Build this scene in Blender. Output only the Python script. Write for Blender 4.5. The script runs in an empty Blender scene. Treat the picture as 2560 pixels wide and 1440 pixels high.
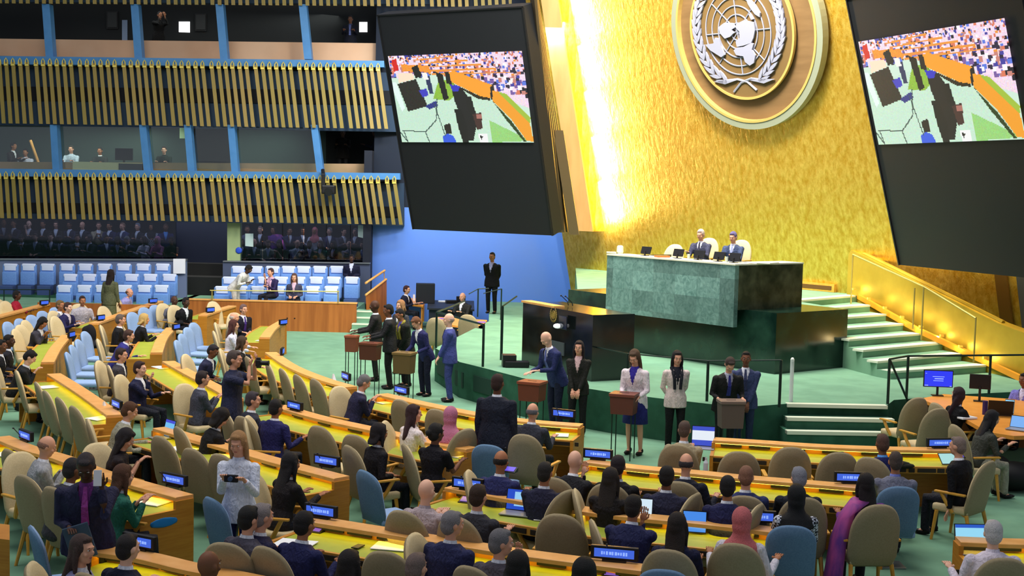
import bpy, bmesh, math, random
from mathutils import Vector, Matrix, noise
C = bpy.context.scene.collection
rnd = random.Random(7)
# ------------------------------------------------------------------ camera, world, lights, exposure
F_PX = 3340.0; CAM = Vector((0.0, 0.0, 4.4))
PITCH = math.atan(249 / F_PX); ROLL = 0.0245
_f = Vector((0, math.cos(PITCH), -math.sin(PITCH))); _r = Vector((1, 0, 0)); _u = _r.cross(_f)
CR = math.cos(ROLL) * _r + math.sin(ROLL) * _u
CU = -math.sin(ROLL) * _r + math.cos(ROLL) * _u
cd = bpy.data.cameras.new('camera'); cam = bpy.data.objects.new('camera', cd); C.objects.link(cam)
cd.sensor_width = 36.0; cd.lens = F_PX / 2560 * 36; cd.clip_end = 300
cam.matrix_world = Matrix(((CR.x, CU.x, -_f.x, CAM.x), (CR.y, CU.y, -_f.y, CAM.y), (CR.z, CU.z, -_f.z, CAM.z), (0, 0, 0, 1)))
bpy.context.scene.camera = cam
vs = bpy.context.scene.view_settings
vs.view_transform = 'Standard'; vs.look = 'None'; vs.exposure = 0.0; vs.gamma = 1.0; vs.use_curve_mapping = False
W = bpy.data.worlds.new('hall_ambient'); bpy.context.scene.world = W; W.use_nodes = True
W.node_tree.nodes['Background'].inputs[0].default_value = (0.78, 0.84, 1.0, 1)
W.node_tree.nodes['Background'].inputs[1].default_value = 0.36

def ray(x, y): return _f * F_PX + (x - 1280) * CR - (y - 720) * CU
def at(x, y, z=0.0):                       # the point of the plane at height z seen at a pixel
    d = ray(x, y); return CAM + d * ((z - CAM.z) / d.z)
def aty(x, y, Y):                          # the point seen at a pixel at distance Y from the camera
    d = ray(x, y); return CAM + d * (Y / d.y)
def proj(p):
    q = p - CAM; w = q.dot(_f); return (1280 + F_PX * q.dot(CR) / w, 720 - F_PX * q.dot(CU) / w)

def area_light(name, loc, aim, size, size_y, power, color=(1, 1, 1), spread=180):
    l = bpy.data.lights.new(name, 'AREA'); l.shape = 'RECTANGLE'; l.size = size; l.size_y = size_y
    l.energy = power; l.color = color; l.spread = math.radians(spread)
    o = bpy.data.objects.new(name, l); C.objects.link(o); o.location = loc
    o.rotation_euler = (Vector(aim) - Vector(loc)).to_track_quat('-Z', 'Y').to_euler(); return o
# the hall's ceiling lamps; the last one is an added fill
area_light('ceiling_lamps_stage', (2.5, 28, 15), (3, 31, 0), 9, 6, 1850, (1.0, 0.97, 0.92), 130)
area_light('ceiling_lamps_seats', (-3, 15, 15), (-3, 20, 0), 12, 7, 950, (1.0, 0.95, 0.88), 140)
area_light('ceiling_lamps_left', (-9, 27, 14), (-9, 34, 0), 8, 8, 1100, (1.0, 0.97, 0.95), 130)
area_light('blue_wall_lamps', (-1.5, 38.5, 9.0), (-1.5, 43.5, 3.0), 6, 0.6, 620, (0.8, 0.9, 1.0), 160)
area_light('gold_wall_lamps', (1.5, 27, 14.5), (5.5, 37.0, 6.5), 3, 3, 1900, (1.0, 0.93, 0.75), 110)
area_light('gold_wall_fill_right', (10.9, 28.8, 5.0), (11.3, 31.5, 2.0), 2.6, 1.2, 260, (1.0, .88, .6), 170)  # unseen light added behind the right screen to brighten the gold wall
# ------------------------------------------------------------------ colours and materials
def lin(c):
    return tuple((v / 12.92 if v <= 0.04045 else ((v + 0.055) / 1.055) ** 2.4) for v in (x / 255 for x in c)) + (1,)
_mats = {}
def mat(name, rgb, rough=0.6, metal=0.0, spec=0.4, emit=None, estr=0.0):
    if name in _mats: return _mats[name]
    m = bpy.data.materials.new(name); m.use_nodes = True
    b = m.node_tree.nodes['Principled BSDF']
    b.inputs['Base Color'].default_value = lin(rgb); b.inputs['Roughness'].default_value = rough
    b.inputs['Metallic'].default_value = metal; b.inputs['Specular IOR Level'].default_value = spec
    if emit is not None:
        b.inputs['Emission Color'].default_value = lin(emit); b.inputs['Emission Strength'].default_value = estr
    _mats[name] = m; return m
def vary(name, rgb1, rgb2, scale=(1, 1, 1), rough=0.6, metal=0.0, detail=4, kind='noise', lo=0.35, hi=0.65, bump=0.0, spec=0.4, coord='Object'):
    if name in _mats: return _mats[name]
    m = mat(name, rgb1, rough, metal, spec); nt = m.node_tree; b = nt.nodes['Principled BSDF']
    tc = nt.nodes.new('ShaderNodeTexCoord'); mp = nt.nodes.new('ShaderNodeMapping'); mp.inputs['Scale'].default_value = scale
    if kind == 'noise':
        t = nt.nodes.new('ShaderNodeTexNoise'); t.inputs['Detail'].default_value = detail; t.inputs['Scale'].default_value = 1.0
    elif kind == 'wave':
        t = nt.nodes.new('ShaderNodeTexWave'); t.inputs['Scale'].default_value = 1.0; t.inputs['Distortion'].default_value = 6.0; t.inputs['Detail'].default_value = detail
    else:
        t = nt.nodes.new('ShaderNodeTexVoronoi'); t.inputs['Scale'].default_value = 1.0
    r = nt.nodes.new('ShaderNodeValToRGB'); r.color_ramp.elements[0].position = lo; r.color_ramp.elements[1].position = hi
    r.color_ramp.elements[0].color = lin(rgb1); r.color_ramp.elements[1].color = lin(rgb2)
    nt.links.new(tc.outputs[coord], mp.inputs[0]); nt.links.new(mp.outputs[0], t.inputs['Vector'])
    nt.links.new(t.outputs['Color' if kind == 'voronoi' else 0], r.inputs[0]); nt.links.new(r.outputs[0], b.inputs['Base Color'])
    if bump:
        bp = nt.nodes.new('ShaderNodeBump'); bp.inputs['Strength'].default_value = bump
        nt.links.new(r.outputs[0], bp.inputs['Height']); nt.links.new(bp.outputs[0], b.inputs['Normal'])
    return m
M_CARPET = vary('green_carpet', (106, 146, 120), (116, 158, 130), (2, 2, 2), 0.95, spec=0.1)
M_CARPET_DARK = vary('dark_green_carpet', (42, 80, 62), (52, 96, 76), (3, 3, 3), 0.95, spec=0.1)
M_NOSE = mat('pale_stair_nosing', (205, 212, 190), 0.6)
M_WOOD = vary('honey_wood', (176, 112, 28), (190, 128, 40), (3, 3, 40), 0.45)
M_WOODV = vary('wood_panelling', (146, 84, 34), (172, 104, 46), (8, 8, 0.6), 0.45)
M_LEDGE = vary('light_wood_ledge', (222, 158, 84), (232, 172, 100), (6, 6, 6), 0.45)
M_LEATHER = vary('green_leather_top', (150, 164, 52), (162, 172, 60), (4, 4, 4), 0.5)
M_DARK = mat('dark_recess', (14, 14, 16), 0.8)
M_BLACK = mat('black_plastic', (18, 18, 22), 0.45)
M_BRONZE = vary('dark_bronze_panel', (54, 46, 34), (66, 56, 40), (3, 3, 3), 0.6)
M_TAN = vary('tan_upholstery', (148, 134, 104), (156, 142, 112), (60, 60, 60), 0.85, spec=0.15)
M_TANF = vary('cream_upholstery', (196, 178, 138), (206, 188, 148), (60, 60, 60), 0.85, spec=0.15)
M_OAK = vary('oak_frame', (196, 140, 46), (208, 154, 60), (12, 12, 12), 0.45)
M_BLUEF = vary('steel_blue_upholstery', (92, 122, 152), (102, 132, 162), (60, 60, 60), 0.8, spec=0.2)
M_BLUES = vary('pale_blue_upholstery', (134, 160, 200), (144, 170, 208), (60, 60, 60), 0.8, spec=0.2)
M_SEATB = vary('bright_blue_seat', (98, 140, 206), (108, 150, 214), (30, 30, 30), 0.8)
M_SEATW = mat('white_seat_cover', (212, 222, 246), 0.8)
M_BEAM = vary('blue_painted_steel', (64, 122, 178), (72, 130, 186), (3, 3, 3), 0.5)
M_SLAT = vary('olive_gold_slat', (134, 118, 54), (148, 126, 68), (0.9, 0.9, 0.05), 0.55)
M_METAL = mat('brushed_steel', (150, 156, 160), 0.35, 0.8)
M_GREYP = mat('grey_blue_panel', (104, 118, 150), 0.7)
M_PAPER = mat('white_paper', (236, 238, 242), 0.8)
# ------------------------------------------------------------------ mesh helpers
def newbm(): return bmesh.new()
def link(name, bm_or_me, m=None, parent=None, smooth=False):
    if isinstance(bm_or_me, bmesh.types.BMesh):
        me = bpy.data.meshes.new(name); bm_or_me.normal_update(); bm_or_me.to_mesh(me); bm_or_me.free()
        if smooth:
            for p in me.polygons: p.use_smooth = True
    else: me = bm_or_me
    if m is not None:
        for mm in (m if isinstance(m, (list, tuple)) else [m]): me.materials.append(mm)
    o = bpy.data.objects.new(name, me); C.objects.link(o)
    if parent: o.parent = parent
    return o
def tag(o, label, cat, group=None, kind=None):
    o['label'] = label; o['category'] = cat
    if group: o['group'] = group
    if kind: o['kind'] = kind
    return o
def struct(o): o['kind'] = 'structure'; return o
def empty(name, loc=(0, 0, 0), rz=0.0, label=None, cat=None, group=None):
    o = bpy.data.objects.new(name, None); C.objects.link(o); o.location = loc; o.rotation_euler = (0, 0, rz)
    o.empty_display_size = 0.1
    if label: tag(o, label, cat, group)
    return o
def quad(bm, pts, mi=0):
    f = bm.faces.new([bm.verts.new(p) for p in pts]); f.material_index = mi; return f
def box(bm, c, s, rz=0.0, bev=0.0, mi=0, mtx=None):
    m = Matrix.Translation(c) @ Matrix.Rotation(rz, 4, 'Z') @ Matrix.Diagonal((s[0], s[1], s[2], 1))
    if mtx is not None: m = mtx @ m
    n0 = len(bm.faces)
    r = bmesh.ops.create_cube(bm, size=1, matrix=m)
    if bev > 0:
        es = list({e for v in r['verts'] for e in v.link_edges})
        bmesh.ops.bevel(bm, geom=es, offset=bev, segments=2, affect='EDGES', profile=0.6)
    if mi:
        bm.faces.ensure_lookup_table()
        for f in bm.faces[n0:]: f.material_index = mi
def hexa(bm, b, t, mi=0):                   # eight corners: bottom four, top four
    v = [bm.verts.new(p) for p in list(b) + list(t)]; n = len(b)
    fs = [bm.faces.new(v[:n][::-1]), bm.faces.new(v[n:])]
    for i in range(n): fs.append(bm.faces.new((v[i], v[(i + 1) % n], v[n + (i + 1) % n], v[n + i])))
    for f in fs: f.material_index = mi
def slab(bm, outline, z0, z1, mi=0): hexa(bm, [(p[0], p[1], z0) for p in outline], [(p[0], p[1], z1) for p in outline], mi)
def tube(bm, pts, r, n=8, mi=0, cap=True):
    pts = [Vector(p) for p in pts]; rs = r if isinstance(r, (list, tuple)) else [r] * len(pts)
    rings = []; ref = Vector((0, 0, 1))
    for i, p in enumerate(pts):
        a = pts[max(i - 1, 0)]; b = pts[min(i + 1, len(pts) - 1)]; d = (b - a).normalized()
        if abs(d.dot(ref)) > 0.95: ref = Vector((0, 1, 0)) if abs(d.y) < 0.9 else Vector((1, 0, 0))
        x = d.cross(ref).normalized(); y = d.cross(x).normalized()
        rings.append([bm.verts.new(p + (x * math.cos(2 * math.pi * k / n) + y * math.sin(2 * math.pi * k / n)) * rs[i]) for k in range(n)])
    for a, b in zip(rings, rings[1:]):
        for k in range(n):
            f = bm.faces.new((a[k], a[(k + 1) % n], b[(k + 1) % n], b[k])); f.material_index = mi
    if cap:
        for rg in (rings[0][::-1], rings[-1]):
            f = bm.faces.new(rg); f.material_index = mi
def loft(bm, rings, n=14, mi=0):            # rings: (centre, half axis a, half axis b)
    rr = []
    for c, a, b in rings:
        c, a, b = Vector(c), Vector(a), Vector(b)
        rr.append([bm.verts.new(c + a * math.cos(2 * math.pi * k / n) + b * math.sin(2 * math.pi * k / n)) for k in range(n)])
    for p, q in zip(rr, rr[1:]):
        for k in range(n): bm.faces.new((p[k], p[(k + 1) % n], q[(k + 1) % n], q[k])).material_index = mi
    bm.faces.new(rr[0][::-1]).material_index = mi; bm.faces.new(rr[-1]).material_index = mi
def ell(bm, c, rad, fr=None, sub=2, mi=0):
    m = Matrix.Translation(c) @ (fr.to_4x4() if fr is not None else Matrix.Identity(4)) @ Matrix.Diagonal((rad[0], rad[1], rad[2], 1))
    n0 = len(bm.faces)
    bmesh.ops.create_icosphere(bm, subdivisions=sub, radius=1.0, matrix=m)
    bm.faces.ensure_lookup_table()
    for f in bm.faces[n0:]: f.smooth = True; f.material_index = mi
def copy_tree(src, loc, rz, label=None, group=None, cat=None):
    r = src.copy(); C.objects.link(r); r.location = loc; r.rotation_euler = (0, 0, rz)
    if label: r['label'] = label
    if group: r['group'] = group
    elif 'group' in r: del r['group']
    if cat: r['category'] = cat
    for ch in src.children:
        c = ch.copy(); C.objects.link(c); c.parent = r
        for g in ch.children:
            d = g.copy(); C.objects.link(d); d.parent = c
    return r
# ------------------------------------------------------------------ setting: floor, walls, stage
U = Vector((-0.62, 0.785, 0)).normalized(); V = Vector((0.785, 0.62, 0)).normalized()   # hall axes: along the rostrum, towards the gold wall
ZS = 0.75
bm = newbm(); quad(bm, [(-40, -6, 0), (30, -6, 0), (30, 48, 0), (-40, 48, 0)])
struct(link('floor', bm, M_CARPET))
YW = 43.5
xl = aty(930, 600, YW).x
# stage
edge_px = [(1088, 870), (1149, 905), (1210, 920), (1306, 945), (1395, 960), (1480, 973), (1531, 981), (1642, 995), (1767, 1009), (1860, 1018), (1972, 1024)]
E = [at(x, y, ZS) for x, y in edge_px]
STEP_L, STEP_R = at(1968, 1008, ZS), at(2219, 1012, ZS)
E2 = [STEP_L, STEP_R, at(2235, 1000, ZS), at(2420, 985, ZS), at(2640, 975, ZS)]
E = E[:-1] + [Vector((STEP_L.x, STEP_L.y - 0.05, ZS))] + E2
back = [Vector((14, 30, ZS)), Vector((14, 44, ZS)), Vector((aty(1222, 790, 43.4).x, 43.4, ZS)), at(1222, 803, ZS), at(1160, 834, ZS)]
bm = newbm()
out = E + back
top = [bm.verts.new((p.x, p.y, ZS)) for p in out]; bot = [bm.verts.new((p.x, p.y, 0.0)) for p in out]
bm.faces.new(top)
n = len(out)
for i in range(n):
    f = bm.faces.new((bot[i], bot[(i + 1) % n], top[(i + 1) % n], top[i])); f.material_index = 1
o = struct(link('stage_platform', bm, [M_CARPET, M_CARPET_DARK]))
# vents in the stage front
def edge_at(px):
    for (a, ya), (b, yb) in zip(edge_px, edge_px[1:]):
        if a <= px <= b: return at(px, ya + (yb - ya) * (px - a) / (b - a), ZS)
M_VENT = mat('stage_vent_grille', (16, 52, 40), 0.8)
for k, (a, b) in enumerate(((1095, 1122), (1140, 1160), (1186, 1232))):
    p, q = edge_at(a), edge_at(b); nrm = Vector(((q - p).y, -(q - p).x, 0)).normalized() * 0.02
    bm = newbm(); hexa(bm, [p + nrm + Vector((0, 0, -0.52)), q + nrm + Vector((0, 0, -0.52)), q - nrm + Vector((0, 0, -0.52)), p - nrm + Vector((0, 0, -0.52))],
        [p + nrm + Vector((0, 0, -0.2)), q + nrm + Vector((0, 0, -0.2)), q - nrm + Vector((0, 0, -0.2)), p - nrm + Vector((0, 0, -0.2))])
    tag(link('vent_grille', bm, M_VENT), ['narrow dark vent in the stage front, leftmost of three', 'dark vent in the stage front, middle of three', 'wide dark vent in the stage front, rightmost of three'][k], 'vent')
# front steps: three treads below the stage edge
root = empty('front_steps', STEP_L * 1.0, 0, 'short green carpeted steps with pale nosings up to the stage front', 'steps')
root.location = (0, 0, 0)
dl = (STEP_R - STEP_L).normalized(); fw = Vector((dl.y, -dl.x, 0))
bm = newbm(); bn = []
zs = [0.75, 0.56, 0.375, 0.19]
pxs = [(1968, 2219, 1010), (1968, 2236, 1044), (1968, 2250, 1078)]
for i, (xa, xb, y) in enumerate(pxs):
    z = zs[i]; a = at(xa, y, z); b = at(xb, y + 5, z)
    t0 = [Vector((a.x, a.y, 0)), Vector((b.x, b.y, 0)), Vector((b.x, b.y, 0)) - fw * 1.6, Vector((a.x, a.y, 0)) - fw * 1.6]
    if i: hexa(bm, t0, [p + Vector((0, 0, z - 0.006)) for p in t0])
    nb = newbm()
    q = [a, b, b - fw * 0.16, a - fw * 0.16]
    hexa(nb, [p + Vector((0, 0, -0.055)) + fw * 0.012 for p in q], [p + Vector((0, 0, 0.006)) + fw * 0.012 for p in q])
    link('step_nosing', nb, M_NOSE, root)
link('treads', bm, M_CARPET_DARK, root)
# left wall plane with booths ------------------------------------------------
def WP(x, y, Y=YW): return aty(x, y, Y)
# back wall behind everything on the left
struct_back = newbm(); quad(struct_back, [(-22, 47.5, 0), (xl + 1, 47.5, 0), (xl + 1, 47.5, 12), (-22, 47.5, 12)])
struct(link('wall_back_left', struct_back, mat('dark_booth_wall', (30, 36, 40), 0.9)))
# horizontal build-up: spandrel panels behind slats
def band(x0, ya0, yb0, x1, ya1, yb1, Y, th, m, name, kind=True, parent=None):
    bm = newbm(); a = WP(x0, ya0, Y); b = WP(x1, ya1, Y); c = WP(x1, yb1, Y); d = WP(x0, yb0, Y)
    T = Vector((0, th, 0)); hexa(bm, [d, c, c + T, d + T], [a, b, b + T, a + T])
    o = link(name, bm, m, parent)
    if kind: struct(o)
    return o
M_SPAN = mat('dark_teal_spandrel', (34, 54, 76), 0.8)
M_SPAN2 = mat('black_spandrel', (16, 18, 24), 0.9)
band(-60, 448, 545, 1010, 458, 565, 43.35, 0.3, M_SPAN, 'wall_left')
band(-60, 166, 312, 1010, 182, 330, 43.35, 0.3, M_SPAN, 'wall_left')
band(-60, -60, 4, 1345, -45, 12, 43.35, 0.3, M_SPAN, 'wall_left')
for y0, y1, k in ((505, 530, 0), (215, 250, 1)):
    band(-60, y0, y1, 1000, y0 + 12, y1 + 12, 43.3, 0.04, M_SPAN2, 'trim_%d' % (k + 1))
# blue beams
def beam(y0l, y1l, y0r, y1r, label, xr=955):
    o = band(-60, y0l, y1l, xr, y0r, y1r, 42.95, 0.4, M_BEAM, 'balcony_beam', False)
    tag(o, label, 'beam')
beam(139, 160, 152, 168, 'upper blue painted beam above the long slats', 960)
beam(421, 440, 433, 449, 'lower blue painted beam above the bottom slats', 1000)
# posts
def post(xa, ya, xb, yb, w, label, Y=43.0):
    bm = newbm(); a = WP(xa, ya, Y); b = WP(xb, yb, Y); h = w / 2 * Y / F_PX
    hexa(bm, [b + Vector((-h, 0, 0)), b + Vector((h, 0, 0)), b + Vector((h, 0.35, 0)), b + Vector((-h, 0.35, 0))],
             [a + Vector((-h, 0, 0)), a + Vector((h, 0, 0)), a + Vector((h, 0.35, 0)), a + Vector((-h, 0.35, 0))])
    tag(link('booth_post', bm, M_BEAM), label, 'post')
for i, (xa, xb) in enumerate(((114, 124), (336, 346), (548, 560), (756, 770))):
    post(xa, 10, xb, 148, 19, 'blue post between the upper booths, %s' % ['leftmost of four', 'beside the standing photographer', 'third from the left', 'nearest the big screen'][i])
for i, (xa, xb) in enumerate(((133, 140), (356, 368), (468, 478), (577, 587), (785, 800))):
    post(xa, 312, xb, 430, 17, 'blue post between the lower booths, %s' % ['leftmost of five', 'left of the operator', 'right of the operator', 'left of the wide window', 'nearest the big screen'][i])
# slat screens
def slats(x0, x1, yt0, yb0, yt1, yb1, lean0, lean1, label, pitch=18.2, hooks=True):
    bm = newbm(); bh = newbm(); x = x0; k = 0; sr = random.Random(3)
    while x < x1:
        t = (x - x0) / (x1 - x0); yt = yt0 + (yt1 - yt0) * t; yb = yb0 + (yb1 - yb0) * t; ln = lean0 + (lean1 - lean0) * t
        a = WP(x, yt, 42.9); b = WP(x + ln, yb, 42.9); h = 0.058
        hexa(bm, [b + Vector((-h, 0, 0)), b + Vector((h, 0, 0)), b + Vector((h, 0.04, 0)), b + Vector((-h, 0.04, 0))],
                 [a + Vector((-h, 0, 0)), a + Vector((h, 0, 0)), a + Vector((h, 0.04, 0)), a + Vector((-h, 0.04, 0))])
        if hooks:
            c = a + Vector((0, 0.05, 0.0))
            tube(bm, [c + Vector((-0.055, -0.06, -0.06)), c + Vector((-0.04, -0.06, 0.05)), c + Vector((0, -0.06, 0.12)), c + Vector((0.04, -0.06, 0.05)), c + Vector((0.055, -0.06, -0.06))], 0.018, 5, 1)
            box(bm, c + Vector((0, -0.06, -0.09)), (0.12, 0.03, 0.06), mi=1)
        x += pitch * (1.25 if k % 6 == 5 else (0.94 if k % 3 else 0.98)); k += 1
    root = empty('slat_screen', (0, 0, 0), 0, label, 'slat screen')
    link('slats', bm, [M_SLAT, mat('gold_hook', (222, 200, 96), 0.4, 0.3)], root)
    bh.free()
slats(-20, 948, 154, 308, 168, 322, 11, 21, 'long olive gold slats hanging below the upper blue beam')
slats(-20, 1000, 438, 545, 450, 562, 7, 17, 'shorter olive gold slats hanging below the lower blue beam')
slats(-20, 1330, -45, 8, -30, 18, 2, 3, 'row of slats cut by the top edge above the upper booths', hooks=False)
# booth sills and interiors
M_PEACH = vary('peach_booth_sill', (196, 156, 122), (208, 170, 136), (0.6, 0.6, 0.6), 0.6)
M_DRY = mat('dark_booth_interior', (24, 26, 26), 0.9)
M_GRN = mat('grey_green_booth_interior', (62, 78, 74), 0.9)
band(-60, 96, 143, 940, 108, 156, 44.1, 0.15, M_PEACH, 'upper_booth_sill', False)
tag(bpy.data.objects['upper_booth_sill'], 'peach coloured sill panel along the upper booths', 'sill')
band(-60, 404, 424, 985, 410, 436, 43.9, 0.15, vary('brown_booth_sill', (150, 128, 88), (186, 146, 112), (0.6, 0.6, 0.6), 0.6), 'lower_booth_sill', False)
tag(bpy.data.objects['lower_booth_sill'], 'brown sill panel along the lower booths', 'sill')
band(-60, -5, 100, 960, 5, 112, 46.2, 0.1, M_DRY, 'wall_booth_upper')
band(-60, 305, 410, 1000, 315, 420, 46.2, 0.1, M_GRN, 'wall_booth_lower')
band(815, 315, 420, 985, 318, 420, 45.9, 0.1, M_DRY, 'wall_booth_dark')
band(485, 315, 402, 575, 318, 405, 46.0, 0.1, M_DRY, 'wall_booth_dark')
# lit window panel and picture frames in the upper booths
o = band(447, 54, 80, 474, 54, 81, 46.15, 0.05, mat('lit_panel', (250, 250, 250), 0.5, emit=(255, 255, 255), estr=1.3), 'lit_panel', False); tag(o, 'small bright white square panel on the upper booth wall', 'light panel')
o = band(898, 55, 80, 918, 55, 80, 46.15, 0.05, bpy.data.materials['lit_panel'], 'lit_panel', False); tag(o, 'slim bright white light beside the man in the upper booth', 'light panel')
o = band(305, 50, 100, 318, 50, 102, 46.15, 0.05, mat('booth_curtain', (120, 136, 160), 0.7), 'door_edge', False); tag(o, 'pale grey vertical strip beside the upper booth post', 'panel')
for i, (x, y) in enumerate(((266, 28), (487, 34))):
    root = empty('framed_panel', (0, 0, 0), 0, 'dark framed panel on the upper booth wall, %s' % ['left one'if i == 0 else 'right one beside the bright square'][0], 'panel')
    band(x, y, y + 44, x + 29, y, y + 44, 46.15, 0.05, mat('frame_black', (8, 8, 8), 0.6), 'frame', False, root)
    band(x + 3, y + 3, y + 40, x + 26, y + 3, y + 40, 46.12, 0.03, mat('frame_inner', (34, 35, 34), 0.6), 'pane', False, root)
# glass panes of the lower booths
mg = bpy.data.materials.new('booth_glass'); mg.use_nodes = True; nt = mg.node_tree
for nn in list(nt.nodes):
    if nn.type == 'BSDF_PRINCIPLED': nt.nodes.remove(nn)
outn = nt.nodes['Material Output']; tr = nt.nodes.new('ShaderNodeBsdfTransparent'); gl = nt.nodes.new('ShaderNodeBsdfGlossy'); mx = nt.nodes.new('ShaderNodeMixShader')
tr.inputs[0].default_value = (0.85, 0.9, 0.88, 1); gl.inputs['Roughness'].default_value = 0.03; mx.inputs[0].default_value = 0.1
nt.links.new(tr.outputs[0], mx.inputs[1]); nt.links.new(gl.outputs[0], mx.inputs[2]); nt.links.new(mx.outputs[0], outn.inputs[0])
for i, (a, b) in enumerate(((-60, 130), (150, 356), (377, 470), (488, 578), (597, 790))):
    o = band(a, 316, 421, b, 318, 426, 43.3, 0.02, mg, 'window_%d' % (i + 1))
# ground level: glass wall, door opening, low wall, terrace
mg2 = mg.copy(); mg2.name = 'dark_glass'; M_DGLASS = mg2
for nn in mg2.node_tree.nodes:
    if nn.type == 'BSDF_TRANSPARENT': nn.inputs[0].default_value = (0.36, 0.42, 0.55, 1)
    if nn.type == 'MIX_SHADER': nn.inputs[0].default_value = 0.07
ZT = 0.62
band(-60, 540, 654, 440, 545, 660, 43.7, 0.05, M_DGLASS, 'window_6')
for k, (a, b) in enumerate(((597, 655), (657, 705), (708, 758), (760, 815), (817, 875), (877, 930))):
    band(a, 545, 655, b, 550, 655, 43.7, 0.05, M_DGLASS, 'window_%d' % (7 + k))
band(440, 540, 700, 568, 540, 700, 45.5, 0.05, mat('navy_door', (8, 22, 48), 0.8), 'door_1')
band(568, 545, 660, 600, 545, 660, 43.6, 0.3, vary('pale_green_column', (150, 170, 120), (158, 178, 128), (1, 1, 1), 0.7), 'column_left')
o = band(613, 584, 615, 633, 584, 617, 43.62, 0.03, mat('notice', (190, 216, 214), 0.7), 'paper_notice', False); tag(o, 'pale paper notice stuck on the glass right of the door', 'notice')
o = band(895, 555, 592, 915, 556, 597, 43.62, 0.03, bpy.data.materials['notice'], 'paper_notice', False); tag(o, 'pale blue notice on the glass near the blue wall', 'notice')
bm = newbm(); cc = WP(597, 626, 43.585); ell(bm, cc, (0.11, 0.02, 0.11)); tag(link('round_sign', bm, mat('blue_sign', (40, 80, 200), 0.5)), 'small round blue sign on the pale green column', 'sign')
# low grey panels behind the seat banks
lowL = band(-60, 648, 745, 466, 650, 745, 42.9, 0.12, M_GREYP, 'low_partition', False); tag(lowL, 'low grey blue partition behind the left bank of blue seats', 'partition')
lowR = band(557, 654, 745, 925, 660, 760, 42.9, 0.12, mat('dim_panel', (70, 80, 106), 0.7), 'low_partition', False); tag(lowR, 'low grey partition behind the right bank of blue seats', 'partition')
band(-60, 646, 650, 466, 648, 652, 42.85, 0.2, M_METAL, 'trim', False, lowL); band(557, 652, 655, 925, 657, 660, 42.85, 0.2, M_METAL, 'trim', False, lowR)
o = band(433, 647, 684, 463, 647, 684, 42.8, 0.03, M_PAPER, 'paper_notice', False); tag(o, 'white paper sheet hung on the end of the grey partition', 'notice')
bm = newbm(); slab(bm, [(-20, 38.9), (WP(462, 700, 42).x, 38.9), (WP(462, 700, 42).x, 46), (-20, 46)], 0, ZT)
slab(bm, [(WP(540, 700, 42).x, 39.6), (WP(905, 700, 42).x, 39.6), (WP(905, 700, 42).x, 46), (WP(540, 700, 42).x, 46)], 0, ZT)
slab(bm, [(WP(462, 700, 42).x - .2, 41.5), (WP(540, 700, 42).x + .2, 41.5), (WP(540, 700, 42).x + .2, 46), (WP(462, 700, 42).x - .2, 46)], 0, ZT)
struct(link('seat_terrace', bm, M_CARPET))
# aisle steps between the banks and at the far left
def little_steps(xa, xb, Y0, n, label, zt=ZT, run=0.32):
    root = empty('aisle_steps', (0, 0, 0), 0, label, 'steps'); bm = newbm()
    A = WP(xa, 740, Y0).x; B = WP(xb, 740, Y0).x
    for i in range(n):
        z = zt * (n - i) / (n + 1); y0 = Y0 - run * (i + 1)
        slab(bm, [(A, y0), (B, y0), (B, Y0 + .3), (A, Y0 + .3)], 0.0, z)
        nb = newbm(); slab(nb, [(A, y0 - 0.01), (B, y0 - 0.01), (B, y0 + 0.12), (A, y0 + 0.12)], z - 0.03, z + 0.006); link('step_nosing', nb, M_NOSE, root)
    link('treads', bm, M_CARPET, root)
little_steps(455, 548, 41.4, 3, 'green aisle steps with pale nosings between the two seat banks')
little_steps(-40, 125, 38.9, 3, 'green aisle steps with pale nosings below the far left seats')
little_steps(893, 935, 40.5, 4, 'narrow green steps beside the wooden partition and blue wall', 0.75, 0.42)
# wooden partition in front of the right bank
P0 = at(890, 832, 0); Pw = Vector((WP(470, 800, P0.y).x, P0.y, 0))
root = empty('wooden_partition', (0, 0, 0), 0, 'long low wooden partition wall in front of the blue seats', 'partition')
bm = newbm(); slab(bm, [(Pw.x, P0.y), (P0.x, P0.y), (P0.x, P0.y + 0.12), (Pw.x, P0.y + 0.12)], 0, 0.86); link('panel', bm, M_WOODV, root)
bm = newbm(); slab(bm, [(Pw.x, P0.y - .02), (P0.x + .02, P0.y - .02), (P0.x + .02, P0.y + 0.15), (Pw.x, P0.y + 0.15)], 0.86, 0.9); link('cap', bm, M_LEDGE, root)
a = at(110, 752, 0.86); b = at(250, 748, 0.86)
bm = newbm(); slab(bm, [(at(110, 752, .86).x, 37.6), (at(470, 752, .86).x, 37.6), (at(470, 752, .86).x, 37.72), (at(110, 752, .86).x, 37.72)], 0, 0.86)
tag(link('wooden_partition', bm, M_WOODV), 'low wooden partition behind the seated people in grey and lavender shirts', 'partition')
# sloping wooden balustrade by the blue wall
root = empty('stair_balustrade', (0, 0, 0), 0, 'sloping wooden stair balustrade in front of the blue wall', 'balustrade')
A, B, Cc, D = aty(914, 738, 40.5), aty(966, 698, 41.5), aty(966, 800, 41.5), aty(918, 830, 40.5)
bm = newbm(); T = Vector((0, 0.1, 0)); hexa(bm, [D, Cc, Cc + T, D + T], [A, B, B + T, A + T]); link('panel', bm, M_WOODV, root)
bm = newbm(); tube(bm, [A, B], 0.035, 6); link('cap', bm, M_LEDGE, root)
bm = newbm(); tube(bm, [aty(914, 708, 40.5), aty(962, 676, 41.5)], 0.035, 6); tube(bm, [aty(960, 678, 41.5), aty(961, 700, 41.5)], 0.015, 6); link('handrail', bm, M_LEDGE, root)
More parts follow.
